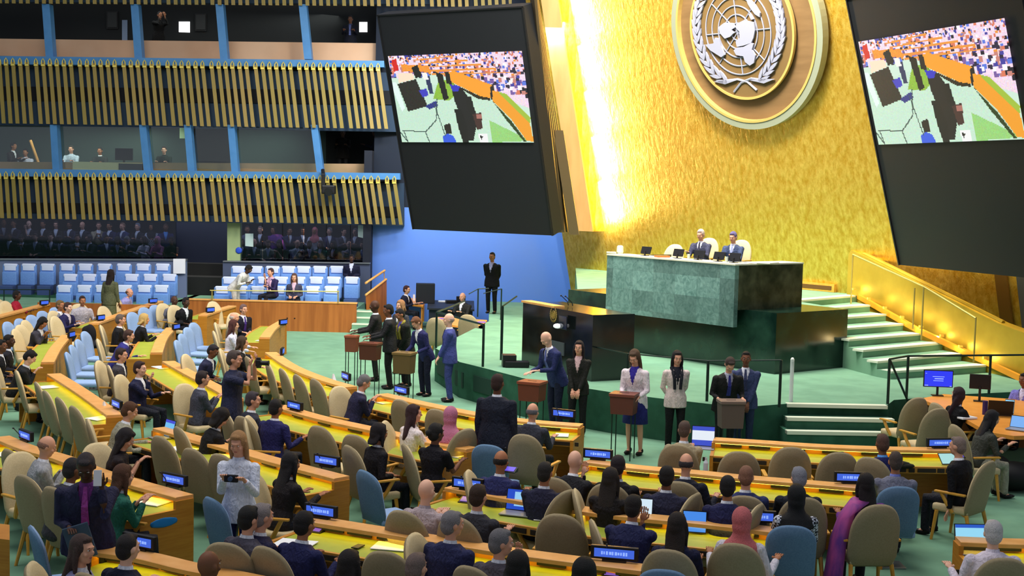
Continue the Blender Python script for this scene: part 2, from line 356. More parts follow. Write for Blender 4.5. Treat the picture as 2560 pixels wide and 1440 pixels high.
# blue wall
G0 = at(2000, 722, 2.0) - Vector((0, 0, 2.0))         # foot line of the gold wall (at z=2)
nG = -V
def gold_pt(t, z, off=0.0): return G0 + U * t + nG * (0.24 * (z - 2.0) + off) + Vector((0, 0, z))
tl = 0
best = None
for k in range(2000):
    t = k * 0.008; p = gold_pt(t, 1.5); x, y = proj(p)
    if x < 1427: break
TG = t
pg = gold_pt(TG, 0)
bm = newbm(); quad(bm, [(xl, YW + .2, 0), (pg.x + 0.6, pg.y + 0.5, 0), (pg.x + 0.6, pg.y + 0.5, 3.7), (xl, YW + .2, 3.7)])
M_BLUEW = mat('blue_wall_paint', (104, 146, 232), 0.85, spec=0.1)
struct(link('wall_blue', bm, M_BLUEW))
bm = newbm(); quad(bm, [(xl, YW + .2, 3.7), (pg.x + 0.6, pg.y + 0.5, 3.7), (pg.x + 0.6, pg.y + 0.5, 14), (xl, YW + .2, 14)]); struct(link('wall_above_blue', bm, mat('dark_upper_wall', (26, 34, 48), 0.9)))
bm = newbm(); slab(bm, [(xl - .25, YW - .4), (xl, YW - .4), (xl, YW + .3), (xl - .25, YW + .3)], 0, 5.5); struct(link('wall_corner', bm, mat('corner_dark', (20, 26, 40), .8)))
# gold wall --------------------------------------------------------------
mgold = bpy.data.materials.new('gold_leaf'); mgold.use_nodes = True; nt = mgold.node_tree; b = nt.nodes['Principled BSDF']
tc = nt.nodes.new('ShaderNodeTexCoord'); mp = nt.nodes.new('ShaderNodeMapping'); mp.inputs['Scale'].default_value = (1, 1, 1)
mp2 = nt.nodes.new('ShaderNodeMapping'); mp2.inputs['Scale'].default_value = (9, 9, 4.5)
n1 = nt.nodes.new('ShaderNodeTexNoise'); n1.inputs['Scale'].default_value = 1; n1.inputs['Detail'].default_value = 5; n1.inputs['Roughness'].default_value = 0.65
n2 = nt.nodes.new('ShaderNodeTexNoise'); n2.inputs['Scale'].default_value = 1.2; n2.inputs['Detail'].default_value = 3
cr = nt.nodes.new('ShaderNodeValToRGB'); cr.color_ramp.elements[0].position = 0.35; cr.color_ramp.elements[1].position = 0.68
cr.color_ramp.elements[0].color = lin((208, 160, 46)); cr.color_ramp.elements[1].color = lin((240, 205, 98))
bmp = nt.nodes.new('ShaderNodeBump'); bmp.inputs['Strength'].default_value = 0.42; bmp.inputs['Distance'].default_value = 0.06
nt.links.new(tc.outputs['Object'], mp.inputs[0]); nt.links.new(tc.outputs['Object'], mp2.inputs[0]); nt.links.new(mp2.outputs[0], n1.inputs['Vector']); nt.links.new(mp.outputs[0], n2.inputs['Vector'])
nt.links.new(n1.outputs[0], cr.inputs[0]); nt.links.new(cr.outputs[0], b.inputs['Base Color']); nt.links.new(n1.outputs[0], bmp.inputs['Height']); nt.links.new(bmp.outputs[0], b.inputs['Normal'])
b.inputs['Metallic'].default_value = 0.75; b.inputs['Roughness'].default_value = 0.36
M_GOLD = mgold
SG0 = at(2138, 738, 2.0); SG0.z = 0                     # where the side wall along the stairs begins
SG1 = at(2465, 912, 0.91); SG1.z = 0
dS = (SG1 - SG0).normalized(); nS = Vector((dS.y, -dS.x, 0))
if nS.x > 0: nS = -nS
bm = newbm(); quad(bm, [gold_pt(-10, 0), gold_pt(TG + 0.05, 0), gold_pt(TG + 0.05, 14), gold_pt(-10, 14)])
struct(link('wall_gold', bm, M_GOLD))
M_GOLDS = vary('smooth_gold_panel', (176, 148, 40), (196, 166, 54), (1.5, 1.5, 1.5), 0.42, metal=0.5)
# sloping parapet between the stairs and the gold wall
root = empty('stair_parapet', (0, 0, 0), 0, 'smooth gold parapet sloping down beside the rostrum stairs', 'parapet')
def side_pt(t, z): return SG0 + dS * t + Vector((0, 0, z))
TP = [(-.35, 3.12), (5.0, 1.83), (8.5, 1.3)]
bm = newbm()
for (ta, za), (tb, zb) in zip(TP, TP[1:]):
    a, b_ = side_pt(ta, 0), side_pt(tb, 0); hexa(bm, [a, b_, b_ - nS * .3, a - nS * .3], [side_pt(ta, za), side_pt(tb, zb), side_pt(tb, zb) - nS * .3, side_pt(ta, za) - nS * .3])
bmesh.ops.recalc_face_normals(bm, faces=bm.faces[:]); link('panel', bm, M_GOLDS, root)
bm = newbm(); 
for (ta, za), (tb, zb) in zip(TP[:2], TP[1:2]):
    tube(bm, [side_pt(ta, za + .01) - nS * .15, side_pt(tb, zb + .01) - nS * .15], .05, 6)
link('cap', bm, M_GOLDS, root)
# base trim along the stairs
bm = newbm(); base_px = [(2085, 716, 2.0), (2138, 736, 2.0), (2300, 828, 1.42), (2465, 905, 0.95), (2560, 950, 0.76)]
pts = [at(x, y, z) + nS * 0.13 for x, y, z in base_px]
for p, q in zip(pts, pts[1:]):
    hexa(bm, [p - Vector((0, 0, .02)), q - Vector((0, 0, .02)), q - Vector((0, 0, .02)) - nS * .08, p - Vector((0, 0, .02)) - nS * .08],
         [p + Vector((0, 0, .1)), q + Vector((0, 0, .1)), q + Vector((0, 0, .1)) - nS * .08, p + Vector((0, 0, .1)) - nS * .08])
struct(link('baseboard_right', bm, mat('orange_baseboard', (214, 140, 30), 0.5)))
# return panel and timber fin at the gold wall's left
YF = 39.35
f0 = aty(1441, 577, YF); f1 = aty(1482, 579, YF)
Lg = nG * 0.24 + Vector((0, 0, 1))
bm = newbm(); T = Vector((0.05, 0.25, 0)); H = Lg * 10
hexa(bm, [f0, f1, f1 + T, f0 + T], [f0 + H, f1 + H, f1 + T + H, f0 + T + H])
tag(link('timber_fin', bm, vary('pale_timber', (176, 134, 84), (186, 146, 96), (4, 4, 0.5), 0.5)), 'tall leaning pale timber fin at the left edge of the gold wall', 'fin')
gz = gold_pt(0, f1.z); 
q0 = f1 + T
# meet the gold wall: move from q0 along V until on it
k = k_ret = (G0 + nG * (0.24 * (q0.z - 2)) - q0).dot(V); T_ret = T.copy(); print('KRET', k)
bm = newbm(); quad(bm, [q0, q0 + V * k, q0 + V * k + H, q0 + H]); struct(link('wall_gold_return', bm, M_GOLD))
# vent and low wood frame by the landing
a, b_ = at(2000, 726, 2.0), at(2086, 722, 2.0)

for nm, a, b, z in (('upper', -60, 955, 8.27), ('lower', -60, 805, 4.19), ('lower_end', 806, 1000, 4.52)):
    bm = newbm(); slab(bm, [(aty(a, 400, 44).x, 43.6), (aty(b, 400, 44).x, 43.6), (aty(b, 400, 44).x, 46.3), (aty(a, 400, 44).x, 46.3)], z - .1, z); struct(link('booth_floor', bm, M_DRY))
# ------------------------------------------------------------------ rostrum
def rp(x, y, P, N):
    d = ray(x, y); return CAM + d * ((P - CAM).dot(N) / d.dot(N))
M_MARB = vary('dark_green_marble', (12, 34, 28), (34, 62, 50), (2.2, 2.2, 2.2), 0.16, kind='noise', detail=9, lo=0.42, hi=0.72, spec=0.6)
M_MARBB = vary('black_marble', (16, 22, 22), (38, 42, 40), (2.0, 2.0, 2.0), 0.14, detail=9, lo=0.5, hi=0.78, spec=0.6)
def marble_tiles():
    m = vary('grey_green_marble', (70, 108, 102), (134, 168, 160), (7, 7, 7), 0.35, detail=10, lo=0.22, hi=0.8)
    nt = m.node_tree; b = nt.nodes['Principled BSDF']; tc = nt.nodes.new('ShaderNodeTexCoord'); mp = nt.nodes.new('ShaderNodeMapping')
    mp.inputs['Rotation'].default_value = (0, 0, -math.atan2(U.y, U.x)); 
    sx = nt.nodes.new('ShaderNodeSeparateXYZ'); cb = nt.nodes.new('ShaderNodeCombineXYZ'); br = nt.nodes.new('ShaderNodeTexBrick')
    br.offset = 0.0; br.inputs['Scale'].default_value = 1.0; br.inputs['Brick Width'].default_value = 0.66; br.inputs['Row Height'].default_value = 0.44; br.inputs['Mortar Size'].default_value = 0.003
    br.inputs['Color1'].default_value = (0.55, 0.55, 0.55, 1); br.inputs['Color2'].default_value = (1.2, 1.2, 1.2, 1); br.inputs['Mortar'].default_value = (.6, .6, .6, 1)
    mul = nt.nodes.new('ShaderNodeMix'); mul.data_type = 'RGBA'; mul.blend_type = 'MULTIPLY'; mul.inputs[0].default_value = 1.0
    nt.links.new(tc.outputs['Object'], mp.inputs[0]); nt.links.new(mp.outputs[0], sx.inputs[0]); nt.links.new(sx.outputs[0], cb.inputs[0]); nt.links.new(sx.outputs[2], cb.inputs[1]); nt.links.new(cb.outputs[0], br.inputs['Vector'])
    src = b.inputs['Base Color'].links[0].from_socket
    nt.links.new(src, mul.inputs[6]); nt.links.new(br.outputs[0], mul.inputs[7]); nt.links.new(mul.outputs[2], b.inputs['Base Color'])
    return m
M_TILE = marble_tiles()
M_TILE.node_tree.nodes['Noise Texture'].inputs['Distortion'].default_value = 1.6
K = at(1936, 936, ZS); K.z = 0
ZB = 2.0
def on(P, z): return Vector((P.x, P.y, z))
wR = 2.3
bm = newbm(); slab(bm, [K, K + V * wR, K + V * wR + U * 6.5, K + U * 6.5], ZS, ZB)
tag(link('marble_rostrum', bm, M_MARB), 'wide dark marble base block of the rostrum, below the grey-green one', 'rostrum')
# stairs beside the rostrum
NZ = [(2.0 - 0.156 * i) for i in range(8)]
RX = [(2138, 739), (2175, 763), (2215, 786), (2258, 810), (2305, 834), (2357, 857), (2404, 884), (2465, 913)]
LX = [(1990, 752), (2020, 774), (2052, 798), (2087, 823), (2122, 849), (2157, 876), (2193, 904), (2227, 929)]
root = empty('rostrum_stairs', (0, 0, 0), 0, 'wide green carpeted stairs with pale nosings rising along the gold wall', 'stairs')
tr_ = newbm(); NL = [at(x, y, z) for (x, y), z in zip(LX, NZ)]; NR = [at(x, y, z) for (x, y), z in zip(RX, NZ)]
for i in range(8):
    z = NZ[i]; a, b = NL[i], NR[i]
    if i > 0: c, d = NR[i - 1], NL[i - 1]; hexa(tr_, [on(a, ZS), on(b, ZS), on(c, ZS), on(d, ZS)], [on(a, z), on(b, z), on(c, z), on(d, z)])
    dn = (b - a).normalized(); bk = Vector((-dn.y, dn.x, 0))
    nb = newbm(); q = [a, b, b + bk * 0.27, a + bk * 0.27]
    hexa(nb, [p - bk * .012 + Vector((0, 0, -0.035)) for p in q], [p - bk * .012 + Vector((0, 0, 0.008)) for p in q]); link('step_nosing', nb, M_NOSE, root)
link('treads', tr_, M_CARPET, root)
bm = newbm(); slab(bm, [K + U * 6.4 + V * .2, K + V * wR + U * .05, NL[0], NR[0], SG0 + V * .3, G0 + U * -1.0 + V * .3, G0 + U * TG + V * .3], ZS - .05, ZB - 0.005)
struct(link('landing', bm, M_CARPET))
# step lights: small lamps low on the gold wall
for i in range(8):
    p = (NR[i] + nS * 0.12); p.z += 0.16
    bm = newbm(); box(bm, p - nS * .08, (0.08, 0.08, 0.05)); tag(link('step_light', bm, mat('brass_fitting', (200, 160, 60), 0.4, 0.5)), 'small wall lamp beside the %s stair of the flight on the right' % ['topmost', 'second', 'third', 'fourth', 'fifth', 'sixth', 'seventh', 'lowest'][i], 'lamp')
    l = bpy.data.lights.new('step_light', 'POINT'); l.energy = 4.5; l.color = (1, 0.8, 0.4); l.shadow_soft_size = 0.03
    lo = bpy.data.objects.new('step_light_lamp', l); C.objects.link(lo); lo.location = p + nS * .02
# grey-green marble podium
FPp = K - V * 0.35
c_tr, c_br, c_tl, c_bl = rp(1838, 666, FPp, V), rp(1831, 821, FPp, V), rp(1518, 636, FPp, V), rp(1513, 775, FPp, V)
ztop = (c_tr.z + c_tl.z) / 2; zbot = (c_br.z + c_bl.z) / 2
a, b = on(c_tl, 0), on(c_tr, 0)
root = empty('presiding_podium', (0, 0, 0), 0, 'high podium faced in grey-green marble tiles behind the speaker lectern', 'podium')
bm = newbm(); slab(bm, [b, a, a + V * .12, b + V * .12][::-1], zbot, ztop); link('front_slab', bm, M_TILE, root)
bm = newbm(); e = b + V * 2.15; slab(bm, [b + V * .121, e, e + U * .12, b + V * .121 + U * .12][::-1], ZB, ztop); link('side_slab', bm, vary('brown_green_marble', (40, 48, 34), (84, 88, 66), (3, 3, 3), 0.25, detail=8, lo=.4, hi=.7), root)
bm = newbm(); slab(bm, [a + V * .12 - U * .12, a + V * 2.15 - U * .12, a + V * 2.15, a + V * .12], ZB, ztop); link('side_slab', bm, bpy.data.materials['brown_green_marble'], root)
M_CREAM = mat('cream_desk_top', (214, 212, 190), 0.5)
bm = newbm(); slab(bm, [b - V * .02 - U * .02, b + V * .62 - U * .02, a + V * .62, a - V * .02], ztop, ztop + .03); link('desk_top', bm, M_CREAM, root)
bm = newbm(); slab(bm, [b + V * .5 + U * .0, b + V * 2.17, b + V * 2.17 + U * .6, b + V * .5 + U * .6], ztop, ztop + .03); link('desk_return', bm, M_CREAM, root)
bm = newbm(); slab(bm, [b + V * .6 + U * .15, b + V * 2.3 + U * .15, a + V * 2.3 - U * .15, a + V * .6 - U * .15], ZB, 2.28); link('inner_floor', bm, M_CARPET, root)
bm = newbm(); slab(bm, [b + V * .12 + U * .13, b + V * .16 + U * .13, a + V * .16 - U * .13, a + V * .12 - U * .13], ZB, ztop); link('backing', bm, M_DARK, root)
# speaker lectern
L2 = at(1478, 954, ZS); L1 = at(1304, 908, ZS); dL = (L1 - L2).normalized(); dV = Vector((-dL.y, dL.x, 0))
if dV.dot(V) < 0: dV = -dV
L1.z = L2.z = 0
root = empty('speaker_lectern', (0, 0, 0), 0, 'broad black marble speaker lectern with a gold emblem on its front', 'lectern')
bm = newbm(); slab(bm, [L1, L2, L2 + dV * .95, L1 + dV * .95], ZS, 2.03); link('body', bm, M_MARBB, root)
bm = newbm(); slab(bm, [L1 - dL * -0.03 - dV * .03, L2 + dL * 1.45 - dV * .03, L2 + dL * 1.45 + dV * .22, L1 + dL * .03 + dV * .22], 2.03, 2.07); link('wooden_top', bm, M_LEDGE, root)
# gold emblem on the lectern
def disc_frame(cen, ax, ay, nn): return Matrix(((ax.x, ay.x, nn.x), (ax.y, ay.y, nn.y), (ax.z, ay.z, nn.z)))
cen = rp(1385, 787, L2, dV) - dV * .015
ax, ay = -dL, Vector((0, 0, 1))
M_GEMB = mat('gold_emblem', (196, 164, 82), 0.4, 0.4)
bm = newbm()
def arc(c, r, a0, a1, n=12, w=0.006, axx=None, ayy=None, off=Vector((0, 0, 0)), bmx=None):
    axx = axx or ax; ayy = ayy or ay
    pts = [c + off + axx * (r * math.cos(math.radians(a0 + (a1 - a0) * i / n))) + ayy * (r * math.sin(math.radians(a0 + (a1 - a0) * i / n))) for i in range(n + 1)]
    tube(bmx if bmx is not None else bm, pts, w, 5)
for r in (0.035, 0.06, 0.085): arc(cen, r, 0, 360, 20, 0.005)
for k in range(4): 
    a0 = math.radians(45 * k); tube(bm, [cen - ax * .085 * math.cos(a0) - ay * .085 * math.sin(a0), cen + ax * .085 * math.cos(a0) + ay * .085 * math.sin(a0)], 0.004, 5)
for s in (-1, 1):
    for k in range(9):
        aa = math.radians(-80 + k * 17); c = cen + ax * (s * .125 * math.cos(aa)) + ay * (.135 * math.sin(aa)); 
        ell(bm, c, (0.016, 0.006, 0.026), disc_frame(None, (ax * math.cos(aa) * 1 + ay * math.sin(aa) * s).normalized(), dV, Vector((0, 0, 1))), 1)
link('emblem', bm, M_GEMB, root)
bm = newbm(); p, q = rp(1378, 850, L2, dV), rp(1411, 890, L2, dV); hexa(bm, [on(p, q.z), on(q, q.z), on(q, q.z) - dV * .02, on(p, q.z) - dV * .02], [on(p, p.z), on(q, p.z), on(q, p.z) - dV * .02, on(p, p.z) - dV * .02]); link('vent_plate', bm, mat('grey_plate', (70, 76, 80), 0.6), root)
bm = newbm(); c = rp(1408, 808, L2, dV) - dV * .1; 
box(bm, c + ax * .16 + Vector((0, 0, .03)), (0.3, 0.02, 0.26), math.atan2(ax.y, ax.x), 0.004)
tube(bm, [c + ax * .16 + Vector((0, 0, -.08)), c + ax * .16 + Vector((0, 0, -.12)) + dV * .1], .012, 6)
o = tag(link('prompter_glass', bm, mat('prompter', (30, 38, 52), 0.08, 0, 0.8)), 'dark prompter panel on a bracket at the speaker lectern front', 'prompter')
glint_bm = newbm(); ell(glint_bm, c + ax * .02 + Vector((0, 0, -.05)) - dV * .04, (0.09, 0.05, 0.05)); tag(link('prompter_glint', glint_bm, mat('glint_white', (240, 244, 255), 0.4, emit=(255, 255, 255), estr=0.6)), 'small white lamp glowing on the lectern front', 'lamp')  # glowing blob imitates the white reflection in the prompter glass
# gooseneck microphones on the lectern
for i, (x, y) in enumerate(((1421, 744), (1432, 742))):
    p = rp(x, y + 16, L2 + dV * .5, dV); bm = newbm(); tube(bm, [on(p, 2.05), on(p, 2.12) - dV * .02, on(p, 2.24) - dV * .16], 0.008, 6); ell(bm, on(p, 2.25) - dV * .18, (.02, .02, .02), None, 1)
    tag(link('microphone', bm, M_BLACK), 'thin gooseneck microphone on the speaker lectern, %s' % ['left one', 'right one'][i], 'microphone')
# ------------------------------------------------------------------ big screens
def paint():
    Wd, Hd = 176, 100; r = random.Random(5); im = [[(205, 232, 214)] * Wd for _ in range(Hd)]
    def poly(pts, col, jit=0):
        pts = [(x * Wd, y * Hd) for x, y in pts]; ys = [p[1] for p in pts]
        for j in range(max(0, int(min(ys))), min(Hd, int(max(ys)) + 1)):
            xs = []; yy = j + .5
            for (x0, y0), (x1, y1) in zip(pts, pts[1:] + pts[:1]):
                if (y0 <= yy) != (y1 <= yy): xs.append(x0 + (yy - y0) * (x1 - x0) / (y1 - y0))
            xs.sort()
            for a, b in zip(xs[::2], xs[1::2]):
                for i in range(max(0, int(a + .5)), min(Wd, int(b + .5))): im[j][i] = tuple(max(0, min(255, c + r.randint(-jit, jit))) for c in col) if jit else col
    poly([(0, .45), (.35, .33), (.75, .5), (1, .8), (1, 1), (0, 1)], (196, 228, 206), 6)
    poly([(.36, .3), (.45, .28), (.52, .42), (.42, .52), (.3, .5)], (140, 186, 60), 10)
    poly([(.7, .75), (.98, .98), (.7, 1)], (150, 208, 120), 8)
    poly([(0, 0), (1, 0), (1, .62), (.8, .5), (.46, .24), (.36, .22), (.22, .2), (.1, .3), (0, .22)], (240, 214, 232), 14)
    crowd = [(20, 18, 40), (60, 60, 160), (236, 150, 60), (220, 120, 90), (250, 244, 250), (120, 90, 160), (200, 130, 120), (90, 120, 220), (40, 30, 60), (250, 220, 240)]
    for _ in range(620):
        x = r.random(); y = r.random() ** 1.3 * (0.24 + 0.42 * max(0, x - .4)); s = .006 + .012 * y * 1.6
        poly([(x - s, y - s * 1.2), (x + s, y - s * 1.2), (x + s, y + s * 2), (x - s, y + s * 2)], r.choice(crowd))
    for a in range(5): poly([(.2 + .03 * a, .05 + .04 * a), (.5 + .1 * a, .02 + .05 * a), (.5 + .1 * a, .035 + .05 * a), (.2 + .03 * a, .065 + .04 * a)], (236, 150, 60))
    poly([(.02, .05), (.06, .03), (.07, .16), (.03, .18)], (214, 30, 24)); poly([(.09, .1), (.3, .12), (.32, .2), (.1, .18)], (240, 150, 50), 10)
    poly([(.45, .2), (.49, .19), (.76, .36), (.73, .5), (.66, .48), (.44, .3)], (246, 160, 44)); poly([(.44, .31), (.66, .48), (.73, .5), (.73, .53), (.64, .51)], (40, 30, 10))
    poly([(.76, .36), (.78, .5), (.73, .52), (.74, .38)], (30, 26, 30))
    poly([(.75, .42), (.79, .43), (.99, .79), (1, .99), (.95, .98), (.86, .74), (.745, .54)], (240, 158, 40)); poly([(.79, .43), (.85, .46), (1, .72), (.99, .79)], (160, 190, 60)); poly([(.745, .54), (.86, .76), (.95, .99), (.93, .99), (.82, .74)], (40, 60, 20))
    poly([(.04, .32), (.19, .27), (.25, .58), (.09, .64)], (36, 32, 28), 8); poly([(.06, .2), (.17, .2), (.18, .27), (.05, .31)], (246, 224, 196)); poly([(.2, .4), (.26, .38), (.27, .46), (.22, .48)], (60, 60, 190)); poly([(.23, .58), (.32, .52), (.33, .58), (.26, .62)], (40, 50, 130))
    poly([(.0, .3), (.03, .3), (.07, .6), (.04, .64), (0, .4)], (226, 244, 240)); poly([(.17, .14), (.22, .11), (.24, .24), (.19, .26)], (20, 20, 22)); poly([(.26, .24), (.3, .24), (.31, .44), (.28, .44)], (40, 50, 90)); poly([(.24, .2), (.28, .2), (.29, .28), (.25, .28)], (244, 240, 236))
    poly([(.35, .2), (.4, .22), (.42, .5), (.38, .52)], (18, 18, 18)); poly([(.42, .2), (.45, .2), (.46, .34), (.42, .33)], (20, 20, 22))
    poly([(.45, .34), (.53, .38), (.59, .55), (.62, .72), (.56, .98), (.51, .98), (.49, .7), (.46, .52)], (22, 20, 24)); poly([(.44, .34), (.52, .36), (.5, .42), (.46, .42)], (50, 50, 190))
    poly([(.45, .62), (.5, .62), (.53, .84), (.52, 1), (.48, 1), (.46, .84)], (16, 14, 18)); poly([(.54, .48), (.59, .48), (.6, .62), (.56, .66)], (20, 18, 20)); poly([(.58, .68), (.65, .66), (.64, .84), (.6, .86)], (66, 40, 38)); poly([(.61, .68), (.65, .68), (.65, .73), (.61, .73)], (170, 110, 100))
    poly([(.35, .8), (.4, .78), (.405, .9), (.36, .91)], (34, 26, 22)); poly([(.33, .93), (.37, .9), (.41, .92), (.43, 1), (.33, 1)], (50, 90, 220)); poly([(.6, .9), (.67, .9), (.67, 1), (.61, 1)], (240, 240, 240)); poly([(.61, .92), (.64, .93), (.62, .97)], (20, 20, 20))
    def line(x0, y0, x1, y1, col=(60, 80, 76)):
        n = 90
        for k in range(n + 1):
            i = int((x0 + (x1 - x0) * k / n) * Wd); j = int((y0 + (y1 - y0) * k / n) * Hd)
            if 0 <= i < Wd and 0 <= j < Hd: im[j][i] = col
    for L in ((.33, .5, .3, .74), (.3, .74, .2, .88), (.2, .88, .02, .86), (.2, .88, .22, 1), (.3, .55, .35, .92), (.03, .87, .05, 1), (.0, .88, .05, 1)): line(*L)
    return im, Wd, Hd
IMG, IW, IH = paint()
mscr = bpy.data.materials.new('screen_picture'); mscr.use_nodes = True; nt = mscr.node_tree; b = nt.nodes['Principled BSDF']
at_ = nt.nodes.new('ShaderNodeVertexColor'); at_.layer_name = 'Col'; nt.links.new(at_.outputs[0], b.inputs['Emission Color']); b.inputs['Emission Strength'].default_value = 1.05; b.inputs['Base Color'].default_value = (0.01, .01, .01, 1); b.inputs['Roughness'].default_value = 0.5
def picture_mesh():
    me = bpy.data.meshes.new('picture'); vv = [(i / IW, 0, 1 - j / IH) for j in range(IH + 1) for i in range(IW + 1)]
    ff = [(j * (IW + 1) + i, (j + 1) * (IW + 1) + i, (j + 1) * (IW + 1) + i + 1, j * (IW + 1) + i + 1) for j in range(IH) for i in range(IW)]
    me.from_pydata(vv, [], ff); ca = me.color_attributes.new('Col', 'FLOAT_COLOR', 'CORNER'); buf = []
    for j in range(IH):
        for i in range(IW): buf += list(lin(IMG[j][i])) * 4
    ca.data.foreach_set('color', buf); me.materials.append(mscr); return me
PM = picture_mesh()
M_SCR = mat('screen_surround', (20, 22, 27), 0.55, spec=0.3); M_SCR2 = mat('screen_side', (12, 12, 16), 0.5)
def big_screen(p_left, p_right, lean, height, thick, pu, pv, label):
    d = (p_right - p_left); w = d.length; d.normalize(); n = Vector((d.y, -d.x, 0)); up = (Vector((0, 0, 1)) + n * lean).normalized(); nn = d.cross(up).normalized()
    if nn.dot(n) < 0: nn = -nn
    root = empty('big_screen', p_left, 0, label, 'screen'); root.location = (0, 0, 0)
    bm = newbm(); b = [p_left, p_right, p_right - nn * thick, p_left - nn * thick]; hexa(bm, b, [q + up * height for q in b]); link('cabinet', bm, M_SCR, root)
    bm = newbm()
    for q in (p_left, p_right): 
        b = [q + d * (.03 if q is p_left else -.03) - d * .02, q + d * (.03 if q is p_left else -.03) + d * .02]; hexa(bm, [b[0], b[1], b[1] + nn * .03, b[0] + nn * .03], [c + up * height for c in [b[0], b[1], b[1] + nn * .03, b[0] + nn * .03]])
    b = [p_left + up * (height - .04), p_right + up * (height - .04)]; hexa(bm, [b[0], b[1], b[1] + nn * .03, b[0] + nn * .03], [c + up * .04 for c in [b[0], b[1], b[1] + nn * .03, b[0] + nn * .03]])
    link('bezel', bm, M_SCR2, root)
    o = link('picture', PM, None, root)
    h0 = height * pv[0]; hh = height * (pv[1] - pv[0]); o.matrix_world = Matrix.Translation(p_left + d * (w * pu[0]) + up * h0 + nn * .035) @ Matrix(((d.x * w * (pu[1] - pu[0]), nn.x, up.x * hh, 0), (d.y * w * (pu[1] - pu[0]), nn.y, up.y * hh, 0), (d.z, nn.z, up.z * hh, 0), (0, 0, 0, 1)))
    return root, d, n, up, nn
zscr = 3.18
pr = aty(1384, 589, 35.5); pl = Vector((pr.x - 4.63 * .85, pr.y + 4.63 * .53, pr.z))
scrL = big_screen(pl, pr, 0.31, 5.81 * 1.045, 0.5, (0.035, 0.955), (0.42, 0.815), 'left big screen hung above the blue wall showing the hall')
pl2 = aty(2247, 662, 30.2); pr2 = Vector((pl2.x + 5.4 * .34, pl2.y - 5.4 * .94, pl2.z))
scrR = big_screen(pl2, pr2, 0.29, 5.81 * 1.045, 0.5, (0.035, 0.9), (0.46, 0.84), 'right big screen leaning in front of the gold wall showing the hall')
# dark finned wall between the left screen and the timber fin
q0 = aty(1388, 582, 37.0); q1 = aty(1437, 578, YF + .2); t0 = aty(1334, -20, 34.0); t1 = aty(1338, -20, 37.6)
bm = newbm(); T = Vector((-0.1, .3, 0)); hexa(bm, [q0, q1, q1 + T, q0 + T], [t0, t1, t1 + T, t0 + T]); struct(link('wall_dark_fins', bm, M_BRONZE))
bm = newbm(); dd = (q1 - q0); nf = Vector((-dd.y, dd.x, 0)).normalized(); dt = t1 - t0
if nf.y > 0: nf = -nf
for k in range(6):
    f_ = (k + .2) / 6.4; p = q0 + dd * f_; w = dd * 0.05; pt = t0 + dt * f_; wt = dt * .05
    hexa(bm, [p, p + w, p + w + nf * .07, p + nf * .07], [pt, pt + wt, pt + wt + nf * .07, pt + nf * .07])
tag(link('wall_fins', bm, mat('fin_bronze', (74, 62, 42), 0.5)), 'dark bronze vertical fins between the left screen and the timber fin', 'fins')
bm = newbm(); p = aty(1383, 325, 37.2); b = [p, p + Vector((.28, .1, 0)), p + Vector((.3, .4, 0)), p + Vector((.02, .4, 0))]; b = [c - Vector((0, 0, 2.9)) + nG * -.24 * 2.9 for c in b]; hexa(bm, b, [c + (nG * .24 + Vector((0, 0, 1))) * 2.9 for c in b])
tag(link('side_panel', bm, mat('bronze2', (72, 60, 40), .5)), 'short bronze panel beside the lower right edge of the left screen', 'panel')
# light strip that washes the left of the gold wall, behind the timber fin
for k in range(7):
    p = f1 + T_ret + V * (k_ret * .45) - U * .07 + (nG * .24 + Vector((0, 0, 1))) * (0.8 + 1.3 * k)
    l = area_light('gold_wash_lamp', p, p + Vector((.98, .12, 0)), .5, 1.28, 170, (1.0, .84, .6), 170)
# ------------------------------------------------------------------ emblem on the gold wall
nW = (nG + Vector((0, 0, -0.24))).normalized(); uW = (nG * .24 + Vector((0, 0, 1))).normalized(); rW = -U
Pw0 = G0 + Vector((0, 0, 2.0))
Q = [rp(x, y, Pw0 + nW * .04, nW) for x, y in ((2484, 640), (2512, 640), (2548, 920), (2518, 920))]; bm = newbm(); hexa(bm, Q, [q + nW * .06 for q in Q]); struct(link('trim_4', bm, mat('brown_gold_trim', (120, 84, 30), 0.5, 0.3)))
Q = [rp(x, y, Pw0 + nW * .12, nW) for x, y in ((2530, 600), (2800, 600), (2800, 1000), (2575, 1000))]; bm = newbm(); quad(bm, Q); struct(link('wall_right', bm, mat('grey_wall_right', (84, 84, 84), 0.8)))
EC = rp(1872, 76, Pw0 + nW * .1, nW)
RO = abs((rp(1884, 319, Pw0 + nW * .1, nW) - EC).length)
root = empty('world_emblem', (0, 0, 0), 0, 'huge round world map emblem with olive branches on the gold wall', 'emblem')
def ring(name, r0, r1, t0, t1, m, n=96, cen=EC, mi=0):
    bm = newbm(); vv = []
    for k in range(n):
        a = 2 * math.pi * k / n; d = rW * math.cos(a) + uW * math.sin(a)
        vv.append([bm.verts.new(cen + d * r + nW * t) for r, t in ((r0, t0), (r0, t1), (r1, t1), (r1, t0))])
    for k in range(n):
        p, q = vv[k], vv[(k + 1) % n]
        for j in range(3): bm.faces.new((p[j], p[j + 1], q[j + 1], q[j]))
    return link(name, bm, m, root)
M_EW = vary('emblem_brown_wood', (104, 80, 52), (116, 90, 60), (1, 1, 6), 0.5)
M_EWI = mat('emblem_inner_brown', (104, 82, 50), 0.5); M_ES = mat('emblem_silver', (150, 156, 138), 0.35, 0.3); M_EG = mat('emblem_gold_rim', (196, 166, 96), 0.4, 0.3)
ring('outer_band', RO * .93, RO, 0, .22, M_ES); ring('gold_line', RO * .905, RO * .93, 0, .24, M_EG); ring('wood_band', RO * .5, RO * .905, 0, .10, M_EW)
nD = 0.22
IC0 = rp(1852, 79, Pw0 + nW * (.1 + nD), nW)
RI = (rp(1872, 249, Pw0 + nW * (.1 + nD), nW) - IC0).length
